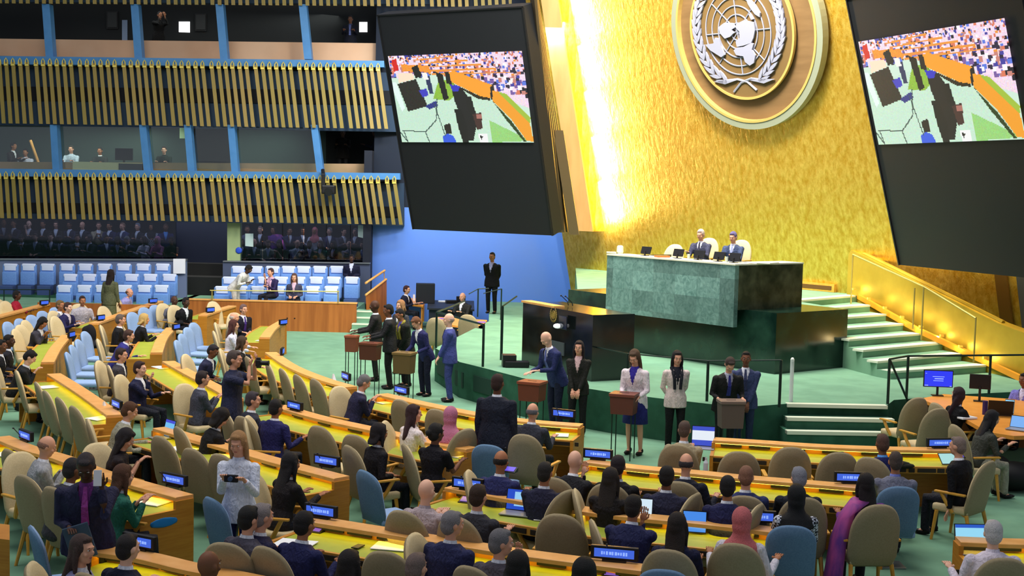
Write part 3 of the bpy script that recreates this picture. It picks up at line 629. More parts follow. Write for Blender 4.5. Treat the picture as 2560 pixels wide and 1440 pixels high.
ring('inner_disc', 0.001, RI * .97, -.25, 0.0, M_EWI, cen=IC0); ring('inner_rim', RI * .965, RI, -.05, .03, M_EG, cen=IC0)
PD = IC0 + nW * .02
def e3(x, y): return rp(1300 + x / 3.2, y / 3.2, PD, nW)         # traced from the photograph onto the disc
M_EWH = mat('emblem_white', (132, 134, 154), 0.45)
MC = e3(1742, 255); RM = (e3(1780, 597) - MC).length
bm = newbm()
for r in (.2, .4, .6, .8, 1.0):
    pts = [MC + rW * (RM * r * math.cos(2 * math.pi * k / 64)) + uW * (RM * r * math.sin(2 * math.pi * k / 64)) for k in range(65)]; tube(bm, pts, .018, 4, cap=False)
for k in range(4):
    a = math.pi / 4 * k; d = rW * math.cos(a) + uW * math.sin(a); tube(bm, [MC - d * RM, MC + d * RM], .018, 4)
link('map_grid', bm, M_EWH, root)
land = [[(1495, 355), (1560, 345), (1572, 300), (1604, 305), (1622, 370), (1650, 435), (1622, 455), (1575, 425), (1535, 400)],
        [(1600, 215), (1645, 180), (1712, 182), (1735, 215), (1705, 235), (1722, 262), (1692, 292), (1650, 306), (1612, 262)],
        [(1742, 190), (1800, 160), (1885, 176), (1892, 240), (1880, 300), (1862, 340), (1800, 362), (1748, 372), (1738, 330), (1770, 300), (1768, 250), (1740, 222)],
        [(1722, 400), (1745, 378), (1800, 372), (1862, 340), (1880, 350), (1868, 395), (1895, 440), (1884, 500), (1850, 522), (1812, 492), (1800, 448), (1742, 438)],
        [(1818, -20), (1850, -10), (1896, 40), (1932, 100), (1930, 135), (1892, 112), (1858, 66), (1836, 30)], [(1840, 110), (1862, 120), (1880, 150), (1862, 156)],
        [(1690, -60), (1740, -90), (1760, -50), (1720, -30)]]
bm = newbm()
for L in land:
    P = [e3(x, y) + nW * .015 for x, y in L]; hexa(bm, P, [p + nW * .05 for p in P])
link('continents', bm, M_EWH, root)
bm = newbm()
def leaf(c, d, ln, w):
    s = d.cross(nW).normalized(); o0 = [c - d * ln * .5, c - d * ln * .15 + s * w, c + d * ln * .2 + s * w * .8, c + d * ln * .5, c + d * ln * .2 - s * w * .8, c - d * ln * .15 - s * w]
    hexa(bm, o0, [p + nW * .05 for p in o0])
for s in (-1, 1):
    if s < 0: path = [(1640, 640), (1540, 560), (1470, 440), (1425, 300), (1415, 160), (1440, 30), (1500, -90), (1590, -190)]
    else: path = [(1940, 620), (2010, 530), (2065, 400), (2095, 280), (2090, 150), (2060, 30), (2000, -90), (1920, -190)]
    P = [e3(*p) for p in path]
    seg = []
    for a, b in zip(P, P[1:]):
        for k in range(2): seg.append((a.lerp(b, k / 2), (b - a).normalized()))
    for c, d in seg:
        sd = d.cross(nW).normalized()
        for q in (-1, 1):
            dd_ = (d * .93 + sd * q * .36).normalized(); leaf(c + sd * q * .075 + d * .05, dd_, .40, .045)
tube(bm, [e3(1712, 735), e3(1770, 662), e3(1850, 628), e3(1940, 640)], .03, 5); tube(bm, [e3(1895, 722), e3(1820, 655), e3(1740, 634), e3(1640, 645)], .03, 5)
for pth in ([(1560, 650), (1650, 672), (1740, 640), (1640, 640)], [(2040, 632), (1960, 665), (1850, 640), (1940, 628)]):
    P = [e3(*p) for p in pth]; hexa(bm, P, [p + nW * .05 for p in P])
link('olive_branches', bm, M_EWH, root)
# ------------------------------------------------------------------ railings
M_RAIL = mat('dark_green_rail', (24, 44, 38), 0.4, 0.3); M_RAILG = mat('brass_rail', (176, 158, 84), 0.35, 0.5)
def railing(name, label, posts, rails, m, r=0.022, rp_=0.026):
    root = empty(name, (0, 0, 0), 0, label, 'railing')
    for a, b in posts: bm = newbm(); tube(bm, [a, b], rp_, 8); link('post', bm, m, root)
    for pts in rails: bm = newbm(); tube(bm, pts, r, 6); link('rail', bm, m, root)
    return root
def pst(x, yb, yt, z=ZS): p = at(x, yb, z); t = aty(x, yt, p.y); return p, Vector((p.x, p.y, t.z))
A = pst(1567, 990, 884); B = pst(1767, 1003, 902); Cp = pst(1948, 1018, 900); A0 = rp(1480, 866, L2 + dV * .2, dV)
railing('cable_railing', 'dark cable railing along the stage edge behind the ballot helpers', [A, B, Cp], [[A0, A[1], B[1], Cp[1]]], M_RAIL, 0.014)
p = pst(1977, 1004, 897); railing('stage_post', 'single white rail post at the top left of the front steps', [p], [[p[1], p[1] + Vector((-.02, -.1, -.02))]], mat('white_post', (214, 220, 216), .4), 0.03, 0.035)
p = pst(2219, 1010, 898); q = pst(2266, 993, 890); r_ = pst(2472, 985, 888); e = r_[1] + (r_[1] - q[1]) * .5; low = aty(2286, 1040, at(2286, 1110, 0).y)
railing('curved_railing', 'dark railing curving down beside the front steps on the right', [p, q, r_], [[p[1] + Vector((0, 0, 0)), q[1], r_[1], e], [p[1], low]], M_RAIL, 0.02)
a_, b_ = at(2133, 757, 1.95), NR[4]; c_ = NR[7]
def up1(x, yb, yt, z): p = at(x, yb, z); return p, Vector((p.x, p.y, aty(x, yt, p.y).z))
p1 = up1(2127, 760, 636, 1.84); p2 = up1(2303, 850, 716, 1.37); p3 = up1(2282, 822, 720, 1.53); p4 = up1(2434, 906, 795, 1.06)
railing('brass_stair_rail', 'thin brass handrail climbing the stairs against the gold wall', [p1, p2, p3, p4], [[p1[1], p2[1], p4[1]]], M_RAILG, 0.022, 0.018)
p1 = pst(1207, 917, 812); p2 = pst(1090, 870, 780); p3 = pst(1100, 866, 770); x0 = Vector((p3[1].x, p3[1].y + .4, p3[1].z))
railing('stage_railing', 'dark railing around the orange topped table left of the stage', [p1, p2], [[p2[1], p1[1]], [p2[1], p2[1] + (at(1160, 834, ZS) - at(1090, 870, ZS))]], M_RAIL)
p1 = pst(1253, 900, 766); railing('tall_rail_post', 'tall dark rail post standing alone left of the lectern', [p1], [[p1[1], p1[1] + Vector((.3, .9, .15))]], M_RAIL, .018, .03)
p1 = pst(1194, 792, 722); p2 = pst(1252, 800, 722); railing('back_railing', 'thin dark railing beside the standing guard at the blue wall', [p1, p2], [[aty(1172, 735, 37.5), p1[1], p1[1] + Vector((.3, 0, .02))], [p2[1], p2[1] + Vector((-.5, .1, -.15))]], M_RAIL, .015, .02)
# speaker box by the tall post
p = at(1272, 918, ZS); bm = newbm(); box(bm, p + Vector((0, .1, .13)), (.28, .3, .24), .1, .01); box(bm, p + Vector((.16, .02, .07)), (.5, .22, .12), .1, .02)
tag(link('floor_monitor', bm, M_BLACK), 'black floor loudspeaker on the stage left of the lectern', 'loudspeaker')
# wood framed vent by the landing
c1, c2 = at(2002, 722, 2.0), at(2084, 722, 2.0); pa = gold_pt(0, 2.0)
vp = G0 + nG * .12 + Vector((0, 0, 2)); t1 = rp(2000, 700, vp, nG); t2 = rp(2085, 722, vp, nG)
root = empty('wall_vent', (0, 0, 0), 0, 'low wood framed vent at the foot of the gold wall', 'vent')
bm = newbm(); a = on(t1, 2.0); b = on(t2, 2.0); hexa(bm, [a, b, b + V * .1, a + V * .1], [on(a, 2.2), on(b, 2.2), on(b + V * .1, 2.2), on(a + V * .1, 2.2)]); link('frame', bm, M_OAK, root)
bm = newbm(); a2, b2 = a.lerp(b, .05) - V * .01, a.lerp(b, .93) - V * .01; hexa(bm, [on(a2, 2.05), on(b2, 2.05), on(b2 + V * .05, 2.05), on(a2 + V * .05, 2.05)], [on(a2, 2.15), on(b2, 2.15), on(b2 + V * .05, 2.15), on(a2 + V * .05, 2.15)]); link('grille', bm, mat('grille_brown', (90, 60, 16), .7), root)
# ------------------------------------------------------------------ delegates' desks
CEN = Vector((4.5, 27.8, 0))
def outward(p): d = Vector((p.x - CEN.x, p.y - CEN.y, 0)); return d.normalized()
M_STRIP = mat('desk_lamp_strip', (255, 236, 160), 0.5, emit=(255, 222, 84), estr=7.0)
M_CONS = mat('desk_console_strip', (196, 138, 52), 0.5)
def catmull(P, n):
    out = []; Q = [P[0] * 2 - P[1]] + P + [P[-1] * 2 - P[-2]]
    for i in range(1, len(Q) - 2):
        for k in range(n):
            t = k / n; a, b, c, d = Q[i - 1], Q[i], Q[i + 1], Q[i + 2]
            out.append(0.5 * ((2 * b) + (c - a) * t + (2 * a - 5 * b + 4 * c - d) * t * t + (3 * b - a - 3 * c + d) * t ** 3))
    return out + [P[-1]]
DESKS = []
def desk(px, label, ends=(1, 1), z=0.85, side=None, sub=5, lamp=True):
    P = [at(x, y, z) for x, y in px]; L = catmull(P, sub); N = []
    for i, p in enumerate(L):
        a, b = L[max(i - 1, 0)], L[min(i + 1, len(L) - 1)]; d = (b - a).normalized(); n = Vector((d.y, -d.x, 0))
        ref = outward(p) if side is None else Vector(side)
        if n.dot(ref) < 0: n = -n
        N.append(n)
    root = empty('delegate_desk', (0, 0, 0), 0, label, 'desk')
    def sweep(name, prof, m, i0=0, i1=None):
        bm = newbm(); rings = []; i1 = len(L) if i1 is None else i1
        for p, n in list(zip(L, N))[i0:i1]:
            rings.append([bm.verts.new((p.x + n.x * o, p.y + n.y * o, h)) for o, h in prof])
        m_ = len(prof)
        for r, s in zip(rings, rings[1:]):
            for k in range(m_): bm.faces.new((r[k], r[(k + 1) % m_], s[(k + 1) % m_], s[k]))
        bm.faces.new(rings[0]); bm.faces.new(rings[-1][::-1]); bmesh.ops.recalc_face_normals(bm, faces=bm.faces[:])
        return link(name, bm, m, root)
    sweep('front_panel', [(0.02, 0), (0.05, 0), (0.05, z - .045), (0.02, z - .045)], M_WOOD)
    sweep('ledge', [(-.01, z - .045), (.23, z - .045), (.23, z - .005), (.22, z), (-.01, z)], M_LEDGE)
    sweep('work_surface', [(.05, .675), (.64, .675), (.64, .70), (.05, .71)], M_LEATHER)
    sweep('edge_trim', [(.64, .61), (.685, .61), (.685, .705), (.64, .705)], M_CONS)
    if lamp: sweep('lamp_strip', [(.13, z - .06), (.17, z - .06), (.17, z - .046), (.13, z - .046)], M_STRIP)
    for e, i in ((ends[0], 0), (ends[1], -1)):
        if not e: continue
        p, n = L[i], N[i]; d = (L[1] - L[0]).normalized() if i == 0 else (L[-2] - L[-1]).normalized()
        bm = newbm(); pr = [(0.0, 0), (.71, 0), (.71, .712), (.24, .716), (.24, z - .04), (0.0, z - .04)]
        q0 = [(p.x + n.x * o - d.x * .02, p.y + n.y * o - d.y * .02, h) for o, h in pr]; q1 = [(a + d.x * .05, b + d.y * .05, c) for a, b, c in q0]
        if i == 0: q0, q1 = q1, q0
        hexa(bm, q0, q1); bmesh.ops.recalc_face_normals(bm, faces=bm.faces[:]); link('end_panel', bm, M_WOOD, root)
    for i in range(1, len(L) - 1, 2):
        p, n = L[i], N[i]; d = (L[i + 1] - L[i - 1]).normalized(); bm = newbm(); box(bm, (p.x + n.x * .69, p.y + n.y * .69, .655), (.26, .014, .055), math.atan2(d.y, d.x), .004)
        for q in (-.22, .22): box(bm, (p.x + n.x * .688 + d.x * q, p.y + n.y * .688 + d.y * q, .655), (.06, .012, .06), math.atan2(d.y, d.x), .005)
        link('control_panel', bm, mat('control_panel', (40, 30, 22), .5), root)
    # small sockets under the ledge
    acc = 0
    for i in range(2, len(L) - 1, 3):
        p, n = L[i], N[i]; d = (L[i + 1] - L[i - 1]).normalized(); bm = newbm(); box(bm, (p.x + n.x * .075, p.y + n.y * .075, .76), (.3, .02, .05), math.atan2(d.y, d.x)); link('socket_panel', bm, M_BLACK, root)
    DESKS.append((root, L, N)); return root
D = [
 ([(1785, 1093), (1900, 1100), (2050, 1110), (2210, 1116), (2378, 1119)], 'front row desk below the steps, its top lined by mostly empty tan chairs'),
 ([(968, 983), (1090, 1010), (1210, 1033), (1330, 1049), (1458, 1059)], 'front row desk behind which the tall person in black stands'),
 ([(690, 880), (745, 915), (820, 945), (892, 966)], 'front row desk left of the centre aisle with four tan chairs in line'),
 ([(717, 803), (692, 819), (674, 843)], 'short curved desk end with a green top near the wooden partition'),
 ([(712, 1012), (820, 1042), (950, 1070), (1080, 1098), (1192, 1118)], 'second row desk that ends beside the blue chair in the aisle'),
 ([(1478, 1147), (1600, 1163), (1730, 1174), (1880, 1189), (2080, 1205), (2216, 1217)], 'second row desk at right that ends by the blue chair'),
 ([(435, 902), (490, 932), (560, 968), (608, 996)], 'second row desk in front of which the photographer in navy stands'),
 ([(440, 819), (418, 845), (405, 881)], 'short curved desk end with a green top beyond the person in a black coat'),
 ([(590, 764), (556, 774), (518, 787)], 'small desk end block left of the wooden partition'),
 ([(418, 1066), (500, 1090), (600, 1117), (709, 1148), (872, 1190)], 'third row desk crossed by the standing white jacket with camera'),
 ([(1140, 1211), (1240, 1229), (1400, 1256), (1545, 1277), (1755, 1297), (1940, 1318)], 'third row desk with the blue screened laptop and coral headscarf'),
 ([(150, 933), (200, 963), (250, 996), (306, 1036)], 'left third row desk with a tall white folded card on it'),
 ([(22, 1089), (93, 1117), (175, 1140), (282, 1180), (482, 1236)], 'fourth row desk with a blue oval sticker on its end panel'),
 ([(772, 1287), (840, 1298), (960, 1317), (1085, 1337), (1285, 1369), (1450, 1391), (1617, 1411)], 'fourth row desk in front of the navy suit turned to a neighbour'),
 ([(262, 1364), (380, 1381), (491, 1407), (600, 1428), (720, 1452)], 'nearest desk at the bottom left, behind the bare head'),
 ([(2512, 1349), (2600, 1352), (2700, 1354)], 'desk at the lower right with the pale blue laptop'),
 ([(180, 837), (154, 868), (134, 905)], 'curved desk end in front of the row of steel blue chairs'),
 ([(408, 752), (330, 778), (246, 808)], 'far left desk with white papers and an ochre end panel'),
 ([(125, 759), (60, 776), (-20, 797)], 'far left desk in front of the person in red'),
]
for k, (px, lb) in enumerate(D):
    if k == 15:
        # the right desk begins further left with its own end panel
        px = [(2388, 1341), (2512, 1346), (2700, 1350)]
    desk(px, lb)
def stick(root, px, py, z, w, h, m, name, lab=None):
    pass
# left strip of desk seen at the very left edge
bm = newbm(); a = at(0, 1310, .9); 
slab(bm, [at(-60, 1302, .85), at(24, 1312, .85), at(24, 1350, .85) , at(-60, 1340, .85)], 0, .85); tag(link('desk_block', bm, M_WOOD), 'honey wood desk end cut by the left edge of the photo', 'desk')
# blue oval sticker on the fourth row desk end
r4, L4, N4 = DESKS[12]
pe = L4[-1] + (L4[-1] - L4[-2]).normalized() * .022; n4 = N4[-1]
bm = newbm(); dd = (L4[-1] - L4[-2]).normalized(); cc = Vector((pe.x, pe.y, .60)) + n4 * .40; ell(bm, cc, (.19, .004, .055), Matrix(((n4.x, dd.x, 0), (n4.y, dd.y, 0), (0, 0, 1))), 2); link('sticker', bm, mat('sticker_blue', (20, 120, 190), .5), r4)
# ------------------------------------------------------------------ chairs
def face_angle(f): return math.atan2(-f.x, f.y)
def back_outline(w, z0, z1, zr, n=10):
    pts = [(-w * .42, z0), (w * .42, z0), (w * .5, z0 + .12)]
    pts += [(w * .5 * math.cos(math.radians(a)) ** .8 if a < 90 else 0, zr + (z1 - zr) * math.sin(math.radians(a)) ** .95) for a in [90 * k / n for k in range(n + 1)]]
    pts += [(-x, z) for x, z in pts[-2:2:-1]] + [(-w * .5, z0 + .12)]
    return pts
def back_mesh(w, z0, z1, zr, y0, lean, th, curve=.04):
    bm = newbm(); O = back_outline(w, z0, z1, zr)
    def yy(x, z): return y0 - (z - z0) * lean + curve * (1 - (2 * x / w) ** 2) * -1 + curve
    fr, bk = [], []
    ctr = (0, (z0 + z1) / 2)
    layers = [(1, 0.0), (1.0, 1.0)]
    rows = []
    for s, off in ((0.0, th * .5), (.6, th * .52), (.93, th * .40), (1.0, 0.0), (.93, -th * .40), (.6, -th * .5), (0.0, -th * .5)):
        if s == 0.0: rows.append([bm.verts.new((0, yy(0, ctr[1]) + off, ctr[1]))]); continue
        rows.append([bm.verts.new((x * s, yy(x * s, ctr[1] + (z - ctr[1]) * s) + off, ctr[1] + (z - ctr[1]) * s)) for x, z in O])
    n = len(O)
    for a, b in zip(rows, rows[1:]):
        for k in range(n):
            k2 = (k + 1) % n
            va = a[0] if len(a) == 1 else None; vb = b[0] if len(b) == 1 else None
            if va: bm.faces.new((va, b[k2], b[k]))
            elif vb: bm.faces.new((a[k], a[k2], vb))
            else: bm.faces.new((a[k], a[k2], b[k2], b[k]))
    bmesh.ops.recalc_face_normals(bm, faces=bm.faces[:])
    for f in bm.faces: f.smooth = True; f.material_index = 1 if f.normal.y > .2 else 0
    return bm
def make_tan():
    t = empty('delegate_chair', (0, 0, -20))
    bm = newbm(); box(bm, (0, .02, .43), (.5, .5, .1), 0, .035); link('seat', bm, M_TANF, t, True)
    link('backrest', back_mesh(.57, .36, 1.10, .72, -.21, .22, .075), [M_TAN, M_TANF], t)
    for s in (-1, 1):
        bm = newbm(); box(bm, (s * .30, 0.0, .655), (.055, .42, .028), 0, .01); tube(bm, [(s * .30, .12, .65), (s * .28, .04, .50), (s * .25, -.02, .40)], .026, 6); link('armrest', bm, M_OAK, t)
        bm = newbm(); tube(bm, [(s * .24, .2, .39), (s * .26, .25, 0)], [.026, .018], 6); link('leg', bm, M_OAK, t)
        bm = newbm(); tube(bm, [(s * .23, -.2, .39), (s * .26, -.3, 0)], [.026, .018], 6); link('leg', bm, M_OAK, t)
    return t
def make_blue():
    t = empty('adviser_chair', (0, 0, -20))
    bm = newbm(); box(bm, (0, .03, .43), (.5, .5, .09), 0, .035); link('seat', bm, M_BLUES, t, True)
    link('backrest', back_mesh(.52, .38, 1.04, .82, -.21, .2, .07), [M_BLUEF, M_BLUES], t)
    bm = newbm(); tube(bm, [(0, -.02, 0.0), (0, -.02, .4)], .055, 10); box(bm, (0, -.02, .012), (.34, .3, .024), 0, .005); link('pedestal', bm, M_METAL, t)
    return t
def make_aud():
    t = empty('auditorium_seat', (0, 0, -20))
    bm = newbm(); box(bm, (0, -.24, .72), (.50, .09, .64), 0, .035); link('backrest', bm, M_SEATB, t, True)
    bm = newbm(); box(bm, (0, -.235, 1.02), (.42, .13, .1), 0, .03); box(bm, (0, -.185, .95), (.36, .03, .2), 0, .01); link('head_cover', bm, M_SEATW, t, True)
    bm = newbm(); box(bm, (0, -.14, .60), (.46, .1, .42), 0, .03); link('seat', bm, M_SEATB, t, True)
    bm = newbm(); box(bm, (0, .02, .2), (.42, .34, .38), 0, .02); link('base', bm, mat('dark_blue_base', (52, 74, 120), .7), t)
    return t
PT, PB, PA = make_tan(), make_blue(), make_aud()
CHN = {'t': [PT, 0], 'b': [PB, 0], 'a': [PA, 0]}
def put_chair(kind, pos, f, label, group=None):
    src, n = CHN[kind]; CHN[kind][1] += 1; cat = {'t': 'chair', 'b': 'chair', 'a': 'seat'}[kind]
    rz = face_angle(f)
    if n == 0:
        src.location = pos; src.rotation_euler = (0, 0, rz); tag(src, label, cat, group); return src
    return copy_tree(src, pos, rz, label, group, cat)
def rot(v, deg): a = math.radians(deg); return Vector((v.x * math.cos(a) - v.y * math.sin(a), v.x * math.sin(a) + v.y * math.cos(a), 0))
def inward(p, off=0): return rot(-outward(p), off)
def chair_px(kind, x, y, label, off=0, ztop=None, zf=0.0):
    zt = (1.10 if kind == 't' else 1.04) + zf
    p = at(x, y, zt); f = inward(p, off); pos = Vector((p.x, p.y, zf)) + f * .37
    return put_chair(kind, pos, f, label)
TC = [
 (617, 890, 'empty tan chair turned aside right behind the photographer in navy', 10),
 (667, 903, 'empty tan chair, first beside the long front desk left of the aisle'),
 (703, 920, 'empty tan chair, second beside the long front desk left of the aisle'),
 (741, 935, 'empty tan chair, third beside the long front desk left of the aisle'),
 (785, 946, 'empty tan chair, fourth and nearest the aisle of the row beside the front desk'),
 (1000, 998, 'empty tan chair left of the person in a white top at the front desk'),
 (1090, 1022, 'empty tan chair between the white top and the pink headscarf at the front desk'),
 (1310, 1085, 'large empty tan chair in front of the tall standing person and the headset wearer'),
 (1850, 1128, 'empty tan chair right of the beige jacket at the front right desk'),
 (1980, 1117, 'tall empty tan chair in the middle of the front right desk'),
 (2100, 1130, 'empty tan chair left of the blue lanyard wearer at the front right desk'),
 (270, 912, 'tan chair seen edge on, left of the dark grey suit in the second row'),
 (604, 1040, 'empty tan chair behind the person in black with head bowed'),
 (795, 1064, 'empty tan chair right of the navy suit with an arm out'),
 (884, 1086, 'empty tan chair left of the black jacket in the second row, further of two'),
 (90, 954, 'empty tan chair, first of four beside the desk with the white card'),
 (112, 975, 'empty tan chair, second of four beside the desk with the white card'),
 (145, 992, 'empty tan chair, third of four beside the desk with the white card'),
 (182, 1014, 'empty tan chair, fourth and nearest of the row beside the desk with the white card'),
 (398, 1089, 'empty tan chair right of the black top with phone in the third row'),
 (478, 1120, 'empty tan chair left of the white jacket with camera'),
 (549, 1134, 'tan chair mostly hidden behind the white jacket with camera'),
 (1400, 1284, 'large empty tan chair in the middle of the third row'),
 (20, 1122, 'tan chair cut by the left edge beside the light grey jacket'),
 (58, 1186, 'empty tan chair behind the light grey jacket'),
 (130, 1216, 'tan chair beside the dark suit with a pink tie'),
 (962, 1377, 'large empty tan chair at the bottom edge left of the close cropped grey head'),
 (2296, 993, 'empty tan chair at the staff desk on the right, first of three'),
 (2348, 1020, 'empty tan chair at the staff desk on the right, second of three'),
 (40, 925, 'tan chair cut by the left edge beside the white headphones'),
 (60, 800, 'empty tan chair left of the bent dark grey figure at the far left'),
 (35, 822, 'empty cream tan chair behind the two people in black suits at the left edge'),
 (10, 752, 'empty cream tan chair behind the person in red'),
 (282, 740, 'empty cream tan chair beside the lavender shirt'),
 (255, 765, 'empty cream tan chair right of the pale grey shirt'),
 (134, 790, 'empty tan chair left of the navy sweater'),
 (530, 753, 'empty cream tan chair before the wooden partition'),
]
for t in TC: chair_px('t', t[0], t[1], t[2], t[3] if len(t) > 3 else 0)
BC = [
 (905, 1176, 'blue aisle chair at the end of the third row desk', -25), (520, 1244, 'blue aisle chair behind the white jacket with camera', -20),
 (70, 1316, 'big blue aisle chair at the bottom left corner', -30), (1218, 1112, 'blue aisle chair in front of the tall standing person in black', 5),
 (1982, 1315, 'blue chair behind the black headscarf', 0), (2253, 1217, 'blue chair behind the grey suit on the right', 0),
 (1660, 1425, 'blue chair peeking in at the bottom edge', 0),
 (205, 828, 'steel blue chair in the far left row, furthest of the four'), (188, 848, 'steel blue chair in the far left row, second of the four'),
 (172, 862, 'steel blue chair in the far left row, third of the four'), (160, 880, 'steel blue chair in the far left row, nearest of the four'),
 (478, 806, 'steel blue chair right of the curved desk end, furthest of four'), (462, 818, 'steel blue chair right of the curved desk end, second of four'), (447, 834, 'steel blue chair right of the curved desk end, third of four'), (435, 850, 'steel blue chair right of the curved desk end, nearest of four'),
 (12, 804, 'pale blue chair at the left edge, nearest of the far row'), (42, 796, 'pale blue chair in the far left row, second from the edge'), (72, 787, 'pale blue chair in the far left row, third from the edge'), (100, 777, 'pale blue chair in the far left row, fourth from the edge'), (132, 768, 'pale blue chair left of the navy sweater at far left'),
 (325, 780, 'pale blue chair left of the person in a black coat'), (355, 768, 'pale blue chair behind the person in a black coat'), (383, 762, 'tall pale blue chair right of the person in a black coat'),
]
for t in BC: chair_px('b', t[0], t[1], t[2], t[3] if len(t) > 3 else 0)
# auditorium seats on the terrace
def aud_row(xs, ytop, Y, zf, bank, row):
    for k, x in enumerate(xs):
        p = aty(x, ytop, Y); 
        put_chair('a', Vector((p.x, Y + .2, p.z - 1.07)), Vector((0, -1, 0)), 'blue seat with white cover, %s from the left, %s, %s bank' % (ORD[k], row, bank))
ORD = ['first', 'second', 'third', 'fourth', 'fifth', 'sixth', 'seventh', 'eighth', 'ninth', 'tenth']
def step_under(xs, ytop, Y, nm):
    a, b = aty(xs[0] - 26, ytop, Y), aty(xs[-1] + 26, ytop, Y); z = max(a.z, b.z) - 1.07
    bm = newbm(); slab(bm, [(a.x, Y - .25), (b.x, Y - .25), (b.x, Y + .9), (a.x, Y + .9)], .05, z); struct(link('terrace_step', bm, M_CARPET_DARK))
for xs, yt, Y, bank, row in (([14, 60, 108, 157, 203, 251, 300, 349, 398], 661, 42.0, 'left', 'back row'), ([165, 213, 258, 320, 367, 415], 687, 41.1, 'left', 'middle row'),
        ([150, 200, 246, 302, 352, 395], 715, 40.2, 'left', 'front row'), ([590, 640, 664, 706, 750, 793, 838], 667, 42.0, 'right', 'back row'), ([567, 612, 655, 697, 741, 786, 830, 876], 694, 41.1, 'right', 'middle row'),
        ([548, 594, 639, 690, 735, 777, 824], 718, 40.2, 'right', 'front row')):
    if bank == 'right' and row == 'back row': xs = [590, 636, 664 + 8, 716, 752, 794, 838]; xs = [590, 633, 676, 716, 754, 795, 838]
    step_under(xs, yt, Y, row); aud_row(xs, yt, Y, 0, bank, row)
# chrome rail in front of the right bank
railing('seat_bank_rail', 'thin brass rail in front of the right bank of blue seats', [(aty(x, 757, 39.5), aty(x, 726, 39.5)) for x in (530, 845)], [[aty(525, 726, 39.5), aty(848, 729, 39.5)]], M_RAILG, .018, .018)
railing('seat_bank_rail', 'thin dark rail in front of the far left seats', [(aty(x, 765, 39.0), aty(x, 724, 39.0)) for x in (10, 124)], [[aty(-30, 724, 39.0), aty(128, 724, 39.0)]], M_RAIL, .018, .018)
# ------------------------------------------------------------------ people
PEOPLE_COUNT = 0
def fuse(bm, vox, sm=2):
    me = bpy.data.meshes.new('tmp'); bm.to_mesh(me); bm.free()
    o = bpy.data.objects.new('tmp', me); C.objects.link(o)
    r = o.modifiers.new('r', 'REMESH'); r.mode = 'VOXEL'; r.voxel_size = vox; r.use_smooth_shade = True
    s = o.modifiers.new('s', 'SMOOTH'); s.iterations = sm; s.factor = .5
    dg = bpy.context.evaluated_depsgraph_get(); dg.update(); ev = o.evaluated_get(dg)
    out = bpy.data.meshes.new_from_object(ev); bpy.data.objects.remove(o); bpy.data.meshes.remove(me)
    out.materials.clear()
    return out
def to_bm(me): b = newbm(); b.from_mesh(me); bpy.data.meshes.remove(me); return b
def cmat(rgb, rough=.75, nm='cloth'): 
    k = '%s_%d_%d_%d' % (nm, *rgb)
    if k in _mats or nm in ('eye', 'brow', 'lip'): return mat(k, rgb, rough, spec=.2)
    m = mat(k, rgb, rough, spec=.35 if nm == 'hair' else .2); nt = m.node_tree; b = nt.nodes['Principled BSDF']
    tc = nt.nodes.new('ShaderNodeTexCoord'); mp = nt.nodes.new('ShaderNodeMapping'); t = nt.nodes.new('ShaderNodeTexNoise'); bp = nt.nodes.new('ShaderNodeBump')
    if nm == 'skin': mp.inputs['Scale'].default_value = (40, 40, 40); bp.inputs['Strength'].default_value = .1; bp.inputs['Distance'].default_value = .01
    elif nm == 'hair': mp.inputs['Scale'].default_value = (60, 60, 14); bp.inputs['Strength'].default_value = .9; bp.inputs['Distance'].default_value = .02
    else: mp.inputs['Scale'].default_value = (5, 5, 3); bp.inputs['Strength'].default_value = .35; bp.inputs['Distance'].default_value = .05; t.inputs['Detail'].default_value = 1; t.inputs['Distortion'].default_value = 1.2
    nt.links.new(tc.outputs['Object'], mp.inputs[0]); nt.links.new(mp.outputs[0], t.inputs['Vector']); nt.links.new(t.outputs[0], bp.inputs['Height']); nt.links.new(bp.outputs[0], b.inputs['Normal'])
    if nm in ('hair', 'cloth'):
        r = nt.nodes.new('ShaderNodeValToRGB'); c = lin(rgb); f = (.65, 1.5) if nm == 'hair' else (.82, 1.18)
        r.color_ramp.elements[0].position = .3; r.color_ramp.elements[1].position = .7; r.color_ramp.elements[0].color = tuple(v * f[0] for v in c[:3]) + (1,); r.color_ramp.elements[1].color = tuple(min(1, v * f[1]) for v in c[:3]) + (1,)
        nt.links.new(t.outputs[0], r.inputs[0]); nt.links.new(r.outputs[0], b.inputs['Base Color'])
    return m
SKIN = {'light': (214, 158, 130), 'pale': (228, 178, 152), 'mid': (168, 112, 80), 'brown': (120, 78, 56), 'dark': (78, 52, 40)}
def ik(S, T, l1, l2, pole):
    d = T - S; L = min(d.length, (l1 + l2) * .995); d = d.normalized(); T = S + d * L
    a = (l1 * l1 - l2 * l2 + L * L) / (2 * L); h = math.sqrt(max(l1 * l1 - a * a, 0)); p = (pole - d * pole.dot(d)).normalized()
    return S + d * a + p * h, T
POSES = {  # wrists (left, right) relative to the pelvis frame: x, forward, height above the pelvis
 'desk': ((-.17, .43, .27), (.17, .43, .27)), 'write': ((-.14, .38, .27), (.12, .46, .27)), 'phone': ((-.05, .33, .36), (.07, .34, .37)), 'lap': ((-.10, .24, .12), (.11, .24, .12)),
 'chin': ((-.14, .40, .27), (.06, .26, .50)), 'side': ((-.27, .04, -.12), (.27, .04, -.12)), 'front': ((-.05, .22, -.08), (.06, .22, -.07)), 'behind': ((-.07, -.17, -.05), (.07, -.17, -.03)),
 'box': ((-.16, .40, .12), (.16, .40, .14)), 'camera': ((-.09, .30, .62), (.07, .27, .60)), 'reach': ((-.12, .48, .18), (.14, .44, .12)), 'call': ((-.10, .27, .12), (.11, .16, .62)), 'wide': ((-.33, .30, .26), (.33, .30, .26)),
}
